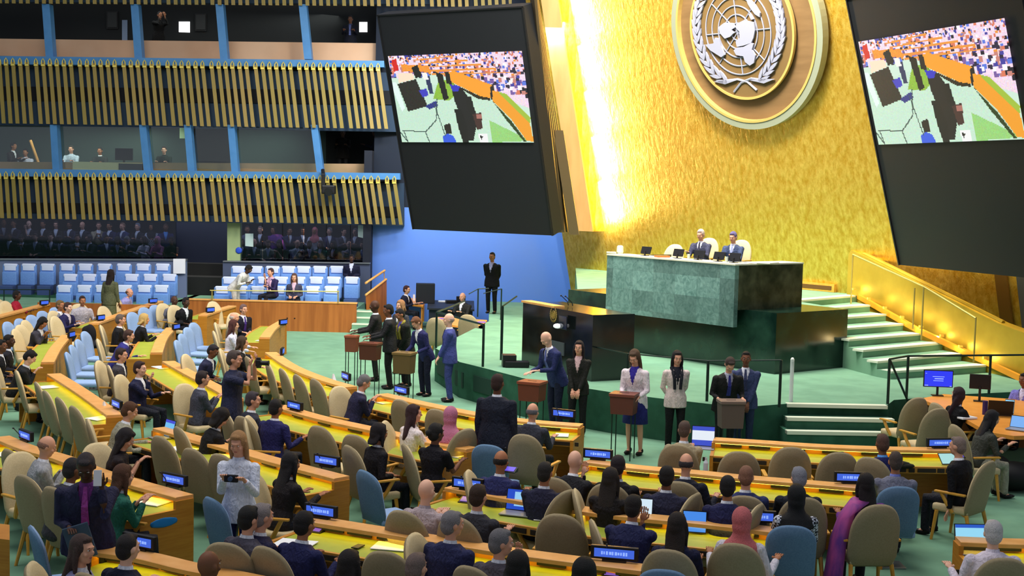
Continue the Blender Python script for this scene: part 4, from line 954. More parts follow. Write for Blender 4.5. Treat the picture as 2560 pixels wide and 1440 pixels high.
def person(label, pos, f, seated=True, pose='desk', jacket=(34, 38, 66), legs=(26, 28, 38), shirt=(226, 228, 236), tie=None, skin='light', hair='short', hc=(34, 26, 22),
           lean=8, head=(0, 0), sex='m', h=1.0, skirt=None, sleeve='long', open_v=True, px=None, scarf=None, vox=None, side=0, twist=0, bulk=1.0, cat='person', badge=None):
    bulk = bulk * (1.19 if sex == 'm' else 1.10)
    """f: facing direction; head=(yaw degrees to the left, pitch down); pos: floor point under the pelvis"""
    global PEOPLE_COUNT; PEOPLE_COUNT += 1
    dist = (Vector(pos) - CAM).length
    vox = vox or max(.0105, min(.021, .00048 * dist + .0035))
    sc = h; root = empty('person', pos, face_angle(f), label, cat); root.scale = (sc, sc, sc)
    X, Yv, Z = Vector((1, 0, 0)), Vector((0, 1, 0)), Vector((0, 0, 1))
    zp = .54 if seated else .93
    Pv = Vector((0, 0, zp)); l = math.radians(lean); sl = math.radians(side)
    d = Vector((math.sin(sl), math.sin(l), math.cos(l) * math.cos(sl))).normalized(); tw = math.radians(twist)
    sx = Vector((math.cos(tw), math.sin(tw), 0)); sx = (sx - d * sx.dot(d)).normalized(); fy = d.cross(sx).normalized()
    if fy.y < -0.3: fy = -fy
    wa, ch, nb = Pv + d * .16, Pv + d * .34, Pv + d * .51
    b = bulk
    fw_ = .93 if sex == 'f' else 1.0
    shw = .168 * fw_ * b
    S = [nb - d * .082 - sx * shw, nb - d * .082 + sx * shw]
    ty, tpitch = math.radians(head[0]), math.radians(head[1])
    # head frame
    fh = (fy * math.cos(ty) - sx * math.sin(ty)); hu = (d * .35 + Z * .65).normalized(); fh = (fh - hu * fh.dot(hu)).normalized()
    fh2 = (fh * math.cos(tpitch) - hu * math.sin(tpitch)).normalized(); hr = fh2.cross(hu).normalized(); hz = hr.cross(fh2).normalized()
    hc_ = nb + d * .075 + hu * .095 + fh * (.012 + .03 * math.sin(tpitch)); HS = 1.06; HF = Matrix(((hr.x, fh2.x, hz.x), (hr.y, fh2.y, hz.y), (hr.z, fh2.z, hz.z))) * HS
    def H(x, y, z): return hc_ + (hr * x + fh2 * y + hz * z) * HS
    def torso(bm, g, z0=-.10, top=True, hem=0.0):
        R = [(Pv + d * z0, .165 + hem, .115 + hem * .6), (Pv, .165 + hem * .5, .118), (wa, .142, .105), (ch, .170, .118), (nb - d * .10, .165 * (1.02 if sex == 'm' else .93), .1), (nb - d * .05, .135, .09), (nb - d * .025, .095, .08), (nb - d * .004, .070, .068)]
        if sex == 'f': R[2] = (wa, .125, .095); R[1] = (Pv, .17 + hem * .5, .12)
        R = [(c, sx * (a * b * fw_ + g), fy * (q * (b * .55 + .45) + g)) for c, a, q in R]
        if top: R.append((nb, sx * (.066 + g * .5), fy * (.066 + g * .5)))
        loft(bm, R)
        for s in S: ell(bm, s - d * .012, (.055 + g, .056 + g, .052 + g), None, 2)
    W = []; E = []
    for k, (wx, wy, wz) in enumerate(POSES[pose] if isinstance(pose, str) else pose):
        T = Pv + Vector((wx, wy, wz)); s = -1 if k == 0 else 1
        e, t = ik(S[k], T, .285, .255, Vector((s * .24, -.32, -.95)) if pose not in ('camera', 'call') else Vector((s * .35, .1, -1)))
        E.append(e); W.append(t)
    if seated:
        hip = [Pv + Vector((s * .09, 0, -.02)) for s in (-1, 1)]; kn = [Vector((s * .12, .43, .50)) for s in (-1, 1)]; an = [Vector((s * .11, .44, .09)) for s in (-1, 1)]
    else:
        hip = [Pv + Vector((s * .09, 0, -.02)) for s in (-1, 1)]; kn = [Vector((s * .10, .03, .50)) for s in (-1, 1)]; an = [Vector((s * .10, -.02, .09)) for s in (-1, 1)]
    # body: one continuous surface
    bm = newbm(); torso(bm, -.022, -.06)
    ell(bm, Pv - d * .04, (.13, .1, .09), None, 2)
    tube(bm, [nb - d * .05, nb + d * .03, H(0, -.012, -.05)], [.06, .053, .052], 12)
    ell(bm, H(0, -.008, .018), (.074, .094, .102), HF, 3); ell(bm, H(0, .022, -.045), (.056, .068, .068), HF, 3); ell(bm, H(0, .06, -.085), (.026, .026, .022), HF, 2)
    ell(bm, H(0, .097, -.012), (.012, .02, .024), HF, 2); ell(bm, H(0, .088, .03), (.05, .012, .012), HF, 2)
    for s in (-1, 1): ell(bm, H(s * .075, -.008, -.008), (.012, .02, .031), HF, 2); ell(bm, H(s * .04, .068, -.025), (.022, .02, .02), HF, 2)
    for k in (0, 1):
        tube(bm, [S[k], S[k].lerp(E[k], .5), E[k], E[k].lerp(W[k], .4), W[k]], [.044, .040, .035, .034, .023], 10)
        fd = (W[k] - E[k]).normalized()
        tube(bm, [hip[k], kn[k], kn[k].lerp(an[k], .35), an[k]], [.075, .05, .048, .032], 10); tube(bm, [an[k] + Vector((0, -.03, -.04)), an[k] + Vector((0, .06, -.05)), an[k] + Vector((0, .14, -.065))], [.035, .036, .022], 8)
        hd = (fd * .8 + Vector((0, .35, 0)) + (Vector((0, 0, -.35)) if pose in ('side', 'front', 'behind') else Vector((0, 0, 0)))).normalized()
        ref = Z if abs(hd.z) < .8 else Yv
        hs = hd.cross(ref).normalized(); up = hs.cross(hd).normalized()
        HAND = (hd, hs, up)
        m3 = Matrix(((hs.x, hd.x, up.x), (hs.y, hd.y, up.y), (hs.z, hd.z, up.z)))
        ell(bm, W[k] + hd * .05, (.040, .052, .017), m3, 2)
    sk = fuse(bm, min(vox, .0125)); bm = to_bm(sk)
    for f_ in bm.faces: f_.smooth = True
    for k in (0, 1):
        fd = (W[k] - E[k]).normalized(); hd = (fd * .8 + Vector((0, .35, 0)) + (Vector((0, 0, -.35)) if pose in ('side', 'front', 'behind') else Vector((0, 0, 0)))).normalized()
        ref = Z if abs(hd.z) < .8 else Yv; hs = hd.cross(ref).normalized(); up = hs.cross(hd).normalized(); s = -1 if k == 0 else 1
        cu = .55 if pose in ('camera', 'phone', 'call', 'lap', 'front') else .25
        for j in range(4):
            o_ = hs * ((j - 1.5) * .020); L = (.062, .070, .066, .052)[j if s < 0 else 3 - j]
            p0 = W[k] + hd * .075 + o_; p1 = W[k] + hd * .10 + o_ * 1.05; p2 = p1 + hd * L * .42 - up * L * cu * .4; p3 = p2 + hd * L * .35 - up * L * cu
            tube(bm, [p0, p1, p2, p3], [.0092, .0095, .0085, .0068], 7)
        th = hs * (-s * .036); p0 = W[k] + hd * .03 + th * .7; tube(bm, [p0, W[k] + hd * .055 + th * 1.5 - up * .008, W[k] + hd * .088 + th * 1.6 - up * .02], [.0125, .0105, .008], 7)
    n0 = len(bm.faces)
    for s in (-1, 1):
        ell(bm, H(s * .029, .083, .012), (.0125, .009, .0065), HF, 1, 1); ell(bm, H(s * .029, .0905, .012), (.0058, .004, .0055), HF, 1, 2); ell(bm, H(s * .031, .092, .034), (.016, .004, .0028), HF, 1, 2)
    ell(bm, H(0, .0865, -.052), (.021, .008, .0058), HF, 1, 3)
    body = link('body', bm, [cmat(SKIN[skin], .55, 'skin'), cmat((228, 222, 216), .4, 'eye'), cmat(tuple(int(v * .85) for v in hc) if skin != 'dark' else (14, 10, 10), .6, 'brow'), cmat((170, 84, 78) if skin in ('light', 'pale') else (96, 48, 44), .5, 'lip')], root)
    # jacket or top
    cm = cmat(jacket); g = .014
    bm = newbm(); torso(bm, g, (-.06 if seated else -.17), False, .02 if not seated else 0.0)
    if seated: ell(bm, Pv - d * .02, (.17 * b, .135 * b, .10), None, 2)
    for k in (0, 1):
        if sleeve == 'long': tube(bm, [S[k], S[k].lerp(E[k], .5), E[k], E[k].lerp(W[k], .5), E[k].lerp(W[k], .94)], [.052 + g, .050 + g * .6, .045 + g * .5, .043, .037], 12)
        elif sleeve == 'short': tube(bm, [S[k], S[k].lerp(E[k], .75)], [.052 + g, .058], 12)
    me = fuse(bm, vox); bm = to_bm(me)
    if open_v:
        kill = []
        for f_ in bm.faces:
            c = f_.calc_center_median() - nb; u = c.dot(d); x = c.dot(sx); y = c.dot(fy)
            if y > .02 and u > -.27 and abs(x) < .072 * (u + .27) / .27: kill.append(f_)
        bmesh.ops.delete(bm, geom=kill, context='FACES')
    for f_ in bm.faces: f_.smooth = True
    ja = link('jacket' if sleeve == 'long' else 'top', bm, cm, root)
    # shirt with collar
    bm = newbm(); R = [(wa, sx * (.135 * b * fw_), fy * (.106 * (b * .55 + .45))), (ch, sx * (.158 * b * fw_), fy * (.121 * (b * .55 + .45))), (nb - d * .09, sx * .15 * fw_, fy * .105), (nb - d * .03, sx * .095, fy * .084), (nb + d * .0, sx * .066, fy * .066), (nb + d * .024, sx * .061, fy * .061)]
    loft(bm, R, 18); 
    for f_ in bm.faces: f_.smooth = True
    link('shirt', bm, cmat(shirt), root)
    if tie:
        bm = newbm(); q = [nb - d * .0 + fy * .074, nb - d * .05 + fy * .098, ch + fy * (.126 * (b * .55 + .45) + .004), wa + fy * (.112 * (b * .55 + .45) + .006)]
        w_ = [.016, .02, .03, .036]
        for i in range(3):
            quad(bm, [q[i] - sx * w_[i], q[i] + sx * w_[i], q[i + 1] + sx * w_[i + 1], q[i + 1] - sx * w_[i + 1]])
            quad(bm, [q[i] - sx * w_[i] + fy * .006, q[i] + sx * w_[i] + fy * .006, q[i + 1] + sx * w_[i + 1] + fy * .006, q[i + 1] - sx * w_[i + 1] + fy * .006])
        link('tie', bm, cmat(tie, .5), root)
    # legs
    if skirt:
        bm = newbm(); zl = skirt
        if seated: 
            loft(bm, [(Pv, X * .18, Yv * .15), (Pv + Vector((0, .2, -.02)), X * .19, Z * .11), (Pv + Vector((0, .46, -.03)), X * .2, Z * .10)], 16); tube(bm, [(0, .42, .5), (0, .44, zl)], [.17, .19], 12)
        else: loft(bm, [(Pv + Z * .05, X * .15, Yv * .12), (Pv - Z * .08, X * .185, Yv * .145), (Vector((0, .0, (zp + zl) / 2)), X * .2, Yv * .16), (Vector((0, 0, zl)), X * .215, Yv * .17)], 18)
        for f_ in bm.faces: f_.smooth = True
        link('skirt', bm, cmat(legs), root)
    else:
        bm = newbm(); ell(bm, Pv - Vector((0, 0, .03)), (.165 * b, .125, .11), None, 2)
        for k in (0, 1): tube(bm, [hip[k], hip[k].lerp(kn[k], .5), kn[k], kn[k].lerp(an[k], .5), an[k] + Vector((0, 0, -.02))], [.098, .085, .068, .062, .056], 12)
        link('trousers', fuse(bm, max(vox, .014)), cmat(legs), root)
    for k in (0, 1):
        bm = newbm(); a = an[k]; ell(bm, a + Vector((0, .05, -.055)), (.045, .13, .034), None, 2); ell(bm, a + Vector((0, -.02, -.03)), (.042, .055, .05), None, 2); link('shoe', bm, cmat((20, 18, 18), .4), root)
    # hair or head cover
    hm = cmat(hc, .6, 'hair')
    if hair == 'bald': pass
    elif hair in ('hijab',):
        bm = newbm(); ell(bm, H(0, -.022, .02), (.094, .108, .116), HF, 3); ell(bm, H(0, -.03, -.05), (.088, .095, .09), HF, 3)
        loft(bm, [(H(0, -.02, -.03), hr * .09, fh2 * .095), (H(0, -.02, -.12), hr * .085, fh2 * .092), (nb + d * .0, sx * .105, fy * .1), (nb - d * .07, sx * .195, fy * .125), (nb - d * .15, sx * .2, fy * .14), (nb - d * .22, sx * .14, fy * .142)], 18)
        me = fuse(bm, min(vox, .013), 3); bm = to_bm(me)
        kill = [f_ for f_ in bm.faces if (lambda q: q.dot(fh2) > .045 and abs(q.dot(hr)) < .056 and -.075 < q.dot(hz) < .066)(f_.calc_center_median() - hc_)]
        bmesh.ops.delete(bm, geom=kill, context='FACES')
        for f_ in bm.faces: f_.smooth = True
        link('headscarf', bm, hm, root)
    else:
        bm = newbm()
        if hair == 'ring':
            for a in range(-100, 101, 10): aa = math.radians(a - 90); ell(bm, H(.070 * math.cos(aa), -.012 + .085 * math.sin(aa), -.008 + .012 * math.cos(aa * 0)), (.016, .016, .042), HF, 1)
        else:
            big = {'short': 0, 'long': .004, 'bob': .01, 'bun': .003, 'curly': .016, 'fade': -.004}[hair]
            ell(bm, H(0, -.018, .032), (.082 + big, .095 + big, .098 + big), HF, 3); ell(bm, H(0, -.045, -.012), (.076 + big, .070 + big, .085 + big * .6), HF, 3); ell(bm, H(0, .045, .092), (.052, .034, .026), HF, 2)
            if hair == 'bun': ell(bm, H(0, -.125, .01), (.04, .04, .04), HF, 2)
            if hair in ('long', 'bob', 'curly'):
                Lh = {'long': .34, 'bob': .12, 'curly': .16}[hair]
                n_ = 5; R = []
                for i in range(n_ + 1):
                    t = i / n_; c = H(0, -.045, -.01) * (1 - t) + (nb - fy * (.085 + .01 * (t > .5)) - d * (Lh - .14)) * t; w_ = .084 + big + (.012 if 0 < t < 1 else (-.025 if t == 1 else 0)); R.append((c, hr * w_, fh2 * (.06 - .022 * t)))
                loft(bm, R, 14)
                for s in (-1, 1): tube(bm, [H(s * .074, .0, .03), H(s * .084, .006, -.06), H(s * .082, 0, -.12), H(s * .085, .01, -.12 - Lh * .35)], [.024, .026, .024, .012], 8)
        me = fuse(bm, min(vox, .0115), 1); bm = to_bm(me)
        # open the face
        kill = [f_ for f_ in bm.faces if (lambda q: q.dot(fh2) > .052 and abs(q.dot(hr)) < .058 and q.dot(hz) < .072)(f_.calc_center_median() - hc_)] if hair != 'ring' else []
        bmesh.ops.delete(bm, geom=kill, context='FACES')
        for f_ in bm.faces: f_.smooth = True
        link('hair', bm, hm, root)
    if scarf:
        bm = newbm()
        for s in (-1, 1): tube(bm, [nb + d * .01 - fy * .07, nb + sx * (s * .085), nb - d * .1 + fy * .115 + sx * (s * .07), ch + fy * .14 + sx * (s * .06), wa + fy * .14 + sx * s * .05], [.03, .035, .03, .028, .026], 8)
        link('scarf', bm, cmat(scarf), root)
    return root, W, Pv
def seat_person(x, y, label, chair='t', off=0, crot=0, chair_label=None, zf=0.0, cf=None, ptop=1.335, **kw):
    lean = kw.get('lean', 8); h = kw.get('h', 1.0); hp = kw.get('head', (0, 0))[1]
    drop = .62 * (1 - math.cos(math.radians(lean))) + .0012 * max(hp, 0)
    p = at(x, y, zf + (ptop - drop) * h); f = cf.normalized() if cf is not None else inward(p, off)
    fwd = math.sin(math.radians(lean)) * .66 + .0010 * hp
    pos = Vector((p.x, p.y, zf)) - f * fwd
    if chair: put_chair(chair, pos + f * .02, rot(f, crot), chair_label or ' '.join(('chair under the ' + label.split(',')[0]).split()[:16]))
    kw.setdefault('pose', 'desk'); return person(label, pos, f, True, **kw)
def stand_person(x, y, label, zf=0.0, f=None, off=0, foot=None, **kw):
    lean = kw.get('lean', 2); h = kw.get('h', 1.0)
    drop = .62 * (1 - math.cos(math.radians(lean))) + .0012 * max(kw.get('head', (0, 0))[1], 0)
    p = at(x, y, zf + (1.745 - drop) * h)
    if foot is not None: q = at(foot[0], foot[1], zf); p = q
    f = f.normalized() if f is not None else inward(p, off)
    pos = Vector((p.x, p.y, zf)) if foot is not None else Vector((p.x, p.y, zf)) - f * (math.sin(math.radians(lean)) * .66)
    kw.setdefault('pose', 'side'); kw['lean'] = lean; return person(label, pos, f, False, **kw)
# ------------------------------------------------------------------ seated people
NAVY = (30, 36, 74); NAVY2 = (38, 48, 96); BLK = (20, 20, 24); CHAR = (52, 54, 62); GREY = (92, 94, 104); BROWNH = (84, 56, 38); GREYH = (128, 126, 128); BLKH = (22, 19, 20); WHITEH = (190, 186, 184); BLOND = (196, 158, 104)
L_ = Vector((-1, 0, 0)); R_ = Vector((1, 0, 0)); AW = Vector((0, 1, 0)); TO = Vector((0, -1, 0))
SP = seat_person
SP(42, 728, 'person in a red top seated at the far left desk', cf=Vector((1, .1, 0)), jacket=(150, 26, 48), shirt=(150, 26, 48), skin='dark', hc=BLKH, open_v=False)
SP(206, 741, 'person in a pale grey shirt seated behind the far left papers', cf=Vector((.5, -.85, 0)), jacket=(176, 170, 178), shirt=(176, 170, 178), skin='mid', hc=(60, 40, 34), open_v=False, pose='wide')
SP(170, 757, 'person in a navy sweater looking right at the far left papers', cf=Vector((.9, -.35, 0)), jacket=(34, 32, 74), shirt=(200, 190, 200), skin='pale', hc=(70, 44, 40), pose='write', lean=12)
SP(150, 752, 'person in grey half hidden behind the navy sweater', chair=None, cf=Vector((.9, -.35, 0)), jacket=(120, 120, 128), skin='mid', hc=(120, 96, 60))
SP(324, 722, 'person in a lavender shirt leaning on the far left desk', cf=Vector((1, -.2, 0)), jacket=(152, 150, 206), shirt=(152, 150, 206), skin='light', hair='ring', hc=(70, 50, 40), lean=26, pose='reach', open_v=False)
SP(436, 741, 'person in a grey suit seated in front of the aisle steps', cf=Vector((.8, -.6, 0)), jacket=(110, 108, 118), skin='dark', hair='bald', lean=14, pose='lap')
SP(465, 745, 'person in a black suit and white shirt beside the grey suit', cf=Vector((.8, -.6, 0)), jacket=BLK, skin='dark', hc=BLKH, lean=14, pose='lap')
SP(108, 798, 'person in dark grey bent over a phone at the far left', cf=Vector((1, -.3, 0)), jacket=(54, 52, 62), skin='mid', hair='long', hc=BLKH, lean=22, head=(0, 30), pose='phone', sex='f')
SP(22, 838, 'person in a black suit at the left edge, further of two', cf=Vector((1, .1, 0)), jacket=(24, 24, 34), skin='dark', hair='fade', hc=BLKH, pose='lap')
SP(2, 850, 'person in a black suit cut by the left edge, nearer of two', cf=Vector((1, .1, 0)), jacket=(24, 24, 30), skin='brown', hair='fade', hc=BLKH, pose='lap')
p_, w_, _v = SP(78, 882, 'person in a black suit wearing white headphones at the left', cf=Vector((1, .25, 0)), jacket=(26, 28, 32), skin='pale', hc=BLKH, lean=22, head=(0, 30), pose='phone')
SP(301, 787, 'person in black seated at the far left, hands in lap', cf=Vector((1, .2, 0)), jacket=BLK, skin='light', hc=(110, 96, 88), pose='lap')
SP(361, 786, 'person in a black coat turned away beside the pale blue chairs', cf=Vector((.9, .5, 0)), jacket=BLK, skin='light', hair='bob', hc=(216, 178, 110), sex='f', lean=16)
SP(323, 826, 'person in a bright navy suit leaning over the green desk top', cf=Vector((1, .2, 0)), jacket=(44, 44, 116), skin='light', hc=(78, 52, 44), lean=26, pose='reach')
SP(303, 872, 'person in a dark grey suit seated above the seated navy suit', cf=Vector((1, -.1, 0)), jacket=(58, 56, 66), skin='light', hc=(64, 46, 40), pose='lap')
SP(349, 905, 'person in a navy suit with a hand to the mouth, second row', cf=Vector((1, -.25, 0)), jacket=(30, 32, 62), skin='pale', hc=(64, 40, 38), pose='chin', lean=4)
SP(585, 782, 'person in olive grey left of the purple tie', cf=Vector((1, .1, 0)), jacket=(120, 112, 90), skin='light', hair='ring', hc=(210, 196, 186), pose='lap', chair='t')
SP(609, 762, 'person in a black suit and purple tie before the partition', cf=Vector((.7, -.7, 0)), jacket=(24, 24, 40), tie=(60, 40, 120), skin='light', hc=(120, 96, 96), pose='lap')
SP(584, 801, 'person in a white top writing at the curved green desk', cf=Vector((1, .2, 0)), jacket=(206, 204, 222), shirt=(206, 204, 222), skin='light', hair='long', hc=(84, 44, 40), sex='f', pose='reach', open_v=False)
SP(606, 843, 'person in black with a white paper right of the photographer', cf=Vector((1, .1, 0)), jacket=BLK, skin='light', hair='bob', hc=(78, 58, 44), sex='f', pose='reach')
SP(534, 866, 'person in a dark navy top behind the photographer', cf=Vector((1, -.2, 0)), jacket=(36, 38, 66), skin='brown', hair='fade', hc=(40, 34, 40), lean=20, head=(0, 20), pose='lap')
SP(506, 929, 'person in a grey suit left of the standing photographer', crot=-60, off=-10, jacket=(70, 72, 86), skin='light', hc=(54, 42, 44), pose='phone')
SP(632, 981, 'person with glasses in charcoal right of the photographer', off=-15, jacket=(46, 48, 62), skin='light', hc=(70, 62, 70), head=(-25, 0))
SP(690, 1000, 'person in a navy suit resting an arm on the chair beside', crot=-60, off=5, jacket=(34, 34, 84), skin='mid', hc=(30, 26, 28), pose='wide', bulk=1.06)
SP(556, 1030, 'person in black with head bowed beneath the photographer', off=-15, jacket=(24, 24, 28), skin='light', hair='bob', hc=(24, 18, 20), lean=22, head=(0, 35), sex='f')
SP(912, 943, 'person in a dark navy suit looking at a phone at the front desk', crot=-60, off=-22, jacket=(40, 40, 68), skin='light', hc=GREYH, lean=16, head=(0, 25), pose='phone', bulk=1.05)
SP(1034, 1014, 'person in a white top with dark hair at the front desk', crot=-50, off=-20, jacket=(226, 214, 214), shirt=(226, 214, 214), skin='light', hair='long', hc=(58, 34, 40), sex='f', head=(-30, 0), open_v=False)
SP(1128, 1019, 'person in a pink headscarf at the front desk', crot=70, off=5, jacket=(206, 128, 160), shirt=(206, 128, 160), skin='mid', hair='hijab', hc=(216, 130, 166), sex='f', open_v=False)
SP(1090, 1061, 'person in a black dress with bare arms in the second row', crot=-40, off=-5, jacket=(20, 18, 26), shirt=(20, 18, 26), skin='brown', hair='bun', hc=(30, 26, 26), sex='f', sleeve='short', open_v=False, head=(-15, 0))
SP(948, 1061, 'person in a black jacket sitting alone at the yellow second row desk', off=-25, jacket=(26, 24, 30), skin='mid', hair='bob', hc=(26, 18, 24), sex='f', pose='lap')
SP(1332, 1010, 'person in a grey suit with headset seated right of the tall standing one', crot=-70, off=-4, jacket=(54, 56, 68), skin='light', hair='ring', hc=(110, 110, 118), bulk=1.04)
SP(326, 1010, 'person in a beige grey jacket beside the upright laptop', off=-25, jacket=(150, 148, 130), skin='light', hc=(96, 62, 40), lean=18, head=(0, 15), pose='reach')
SP(316, 1080, 'person in black holding a phone in both hands, third row', crot=-50, off=-40, jacket=(34, 28, 32), shirt=(34, 28, 32), skin='light', hair='long', hc=(32, 26, 32), sex='f', lean=14, head=(0, 28), pose='phone', sleeve='short', open_v=False)
SP(118, 1096, 'person in a light grey jacket with a lit phone', crot=-60, off=-28, jacket=(150, 152, 158), skin='light', hair='ring', hc=(150, 110, 92), lean=12, head=(0, 15), pose='phone', bulk=1.05)
SP(183, 1148, 'person mostly hidden behind the dark suit with the pink tie', off=-10, jacket=(60, 60, 66), skin='brown', hc=(44, 40, 44), lean=16, chair=None)
SP(308, 1164, 'person in a green jacket holding a phone over the desk', crot=-60, off=-20, jacket=(34, 92, 78), skin='light', hair='long', hc=(92, 58, 40), sex='f', pose='phone', lean=12)
SP(727, 1134, 'person in a black jacket writing at the third row desk end', crot=-55, off=-18, jacket=(34, 30, 32), skin='mid', hair='long', hc=(30, 26, 30), sex='f', pose='write', lean=12)
SP(1066, 1201, 'person in a pale mauve shirt holding a phone', off=-8, jacket=(168, 154, 160), shirt=(168, 154, 160), skin='pale', hair='bald', pose='phone', open_v=False)
SP(1196, 1214, 'person in a charcoal suit left of the blue screened laptop', off=-10, jacket=(50, 50, 58), skin='light', hc=(60, 42, 32))
SP(1253, 1129, 'person in a navy suit with white headset beside the blue aisle chair', crot=-75, off=-6, jacket=(40, 44, 92), skin='mid', hair='ring', hc=(36, 30, 28))
SP(1363, 1157, 'person in a dark navy suit with white headset in the second row', crot=70, off=-4, jacket=(34, 34, 58), skin='mid', hair='fade', hc=(40, 36, 34))
SP(1438, 1129, 'person in a black suit leaning on both elbows at white papers', off=-14, jacket=(34, 34, 40), skin='pale', hair='bald', pose='chin', lean=14)
SP(1546, 1141, 'person in black at the yellow desk right of the white papers', off=-4, jacket=(26, 26, 30), skin='mid', hc=(40, 32, 38))
SP(1527, 1172, 'person in a black top seen from behind among navy suits', crot=-70, off=-12, jacket=(28, 24, 26), skin='light', hair='long', hc=(40, 32, 32), sex='f')
SP(1668, 1167, 'person in a navy suit and white collar in the centre rows', crot=75, off=-4, jacket=(40, 42, 66), skin='brown', hc=(26, 22, 22))
SP(1716, 1136, 'person in a near black suit behind the beige jacket', off=-6, jacket=(24, 28, 44), skin='light', hair='ring', hc=(60, 52, 56), pose='wide')
SP(1712, 1054, 'person in a beige jacket facing a big white laptop screen', off=-6, jacket=(164, 150, 122), skin='light', hair='fade', hc=(96, 76, 66), pose='phone')
SP(1820, 1192, 'person in a navy suit left of the brighter blue suit', crot=75, off=-3, jacket=(32, 34, 74), skin='mid', hc=(22, 20, 24))
SP(1866, 1167, 'person in a brighter blue suit in the centre right rows', off=-3, jacket=(40, 50, 96), skin='light', hair='fade', hc=(150, 106, 84))
SP(1998, 1170, 'person in a dark suit behind the checked jacket', off=2, jacket=(28, 32, 42), skin='light', hc=(146, 148, 160), head=(10, 0))
ck_, _a, _b = SP(1992, 1214, 'person in a black headscarf and checked jacket', chair=None, off=2, jacket=(120, 124, 132), shirt=(30, 30, 34), skin='mid', hair='hijab', hc=(18, 20, 24), sex='f', open_v=False)
SP(2207, 1087, 'person in a bright navy suit with a blue lanyard, front right', crot=-50, off=6, jacket=(26, 30, 84), shirt=(90, 150, 220), skin='brown', hair='fade', hc=(96, 66, 56))
SP(2240, 1131, 'person in a grey suit at the end of the second row right', chair=None, off=-8, jacket=(108, 110, 128), shirt=(110, 120, 190), skin='mid', hair='fade', hc=(80, 66, 60))
SP(2396, 1094, 'person in a black suit with a hand hanging over the desk end', off=38, jacket=(18, 18, 24), skin='light', hair='fade', hc=(140, 120, 112), pose='side', chair_label='large tan chair at the far right end of the front row')
sh_, _a, _b = SP(2165, 1186, 'person in a purple patterned shawl draped to the floor', off=8, jacket=(112, 50, 140), shirt=(120, 50, 140), skin='mid', hair='long', hc=(24, 16, 20), sex='f', open_v=False, chair_label='large tan chair under the person in a purple shawl')
SP(1585, 1240, 'person in a navy suit leaning on an elbow before a bright paper', crot=-60, off=-14, jacket=(34, 38, 76), skin='mid', hc=(34, 28, 26), pose='chin', lean=14, bulk=1.08)
SP(1694, 1285, 'person in dark navy working at the blue screened tablet', off=-6, jacket=(26, 28, 58), skin='mid', hair='long', hc=(40, 30, 28), sex='f', head=(-10, 0))
SP(1856, 1272, 'person in a coral headscarf and white jacket', off=-8, jacket=(206, 202, 212), shirt=(206, 202, 212), skin='mid', hair='hijab', hc=(232, 116, 120), sex='f', open_v=False, pose='wide')
SP(1130, 1281, 'person in a navy suit turned towards the neighbour on the right', crot=-80, off=-14, jacket=(38, 42, 80), skin='light', hc=(140, 136, 140), pose='lap', head=(-30, 0), bulk=1.08)
SP(1252, 1326, 'person in a grey jacket with a yellow earpiece', off=-20, jacket=(74, 70, 80), skin='light', hc=(124, 122, 126), head=(-40, 0), pose='chin')
SP(1296, 1382, 'person in black cut by the bottom edge beside the grey jacket', off=-10, jacket=(30, 28, 28), skin='mid', hc=(28, 24, 24), hair='bob', chair=None, pose='lap', sex='f')
SP(622, 1268, 'person in a dark grey suit with white headset near the bottom left', crot=25, off=-15, jacket=(66, 64, 78), skin='light', hc=(26, 26, 28), bulk=1.1)
SP(655, 1262, 'person in navy hidden behind the dark grey suit', chair=None, off=-25, jacket=(28, 26, 58), skin='light', hc=(150, 140, 140))
SP(762, 1281, 'person in a navy suit bent over white papers in the fourth row', off=-12, jacket=(28, 32, 76), skin='mid', hc=(26, 22, 24), lean=14)
SP(1041, 1386, 'person in grey cut by the bottom edge, right of the empty chair', off=-10, jacket=(60, 60, 70), skin='light', hair='fade', hc=(130, 110, 104))
SP(874, 1379, 'person in black cut by the bottom edge, left of the empty chair', off=-10, jacket=BLK, skin='mid', hair='long', hc=(32, 24, 26), sex='f')
SP(521, 1381, 'person cut by the bottom edge below the dark grey suit', off=-10, jacket=(30, 30, 50), skin='brown', hair='bald')
SP(319, 1338, 'person in a black suit seen from behind at the bottom left', off=-8, jacket=(20, 24, 46), skin='pale', hair='fade', hc=(40, 34, 36))
SP(205, 1341, 'person in lavender smiling to the right at the bottom left', off=-60, jacket=(150, 150, 190), skin='light', hair='long', hc=(76, 56, 52), sex='f', head=(-25, 0))
SP(1462, 1401, 'person with a dark head cover at the bottom edge beneath the nameplate', off=-8, jacket=BLK, skin='mid', hair='curly', hc=(18, 16, 18), sex='f')
SP(2484, 1304, 'person in a white shirt at the pale blue laptop, bottom right', off=-5, jacket=(216, 206, 220), shirt=(216, 206, 220), skin='pale', hair='short', hc=(214, 208, 210), open_v=False, pose='wide', chair_label='tan chair at the bottom right under the person in white')
# staff desk on the right
SP(2398, 970, 'person in black looking back over the shoulder, staff desk', cf=Vector((.9, .3, 0)), jacket=BLK, skin='light', hair='long', hc=(46, 24, 34), sex='f', head=(100, 0), chair_label='tan chair under the person in black at the staff desk')
SP(2482, 1030, 'person in a dark grey jacket leaning at the staff desk', cf=Vector((1, .2, 0)), jacket=(66, 68, 62), shirt=(150, 148, 130), skin='light', hair='long', hc=(26, 22, 28), sex='f', lean=22, head=(0, 10), legs=(150, 148, 130))
SP(2562, 934, 'person in a purple striped shirt behind two laptops', cf=Vector((-.8, -.6, 0)), jacket=(112, 110, 186), shirt=(200, 196, 226), skin='brown', hair='fade', hc=BLKH)
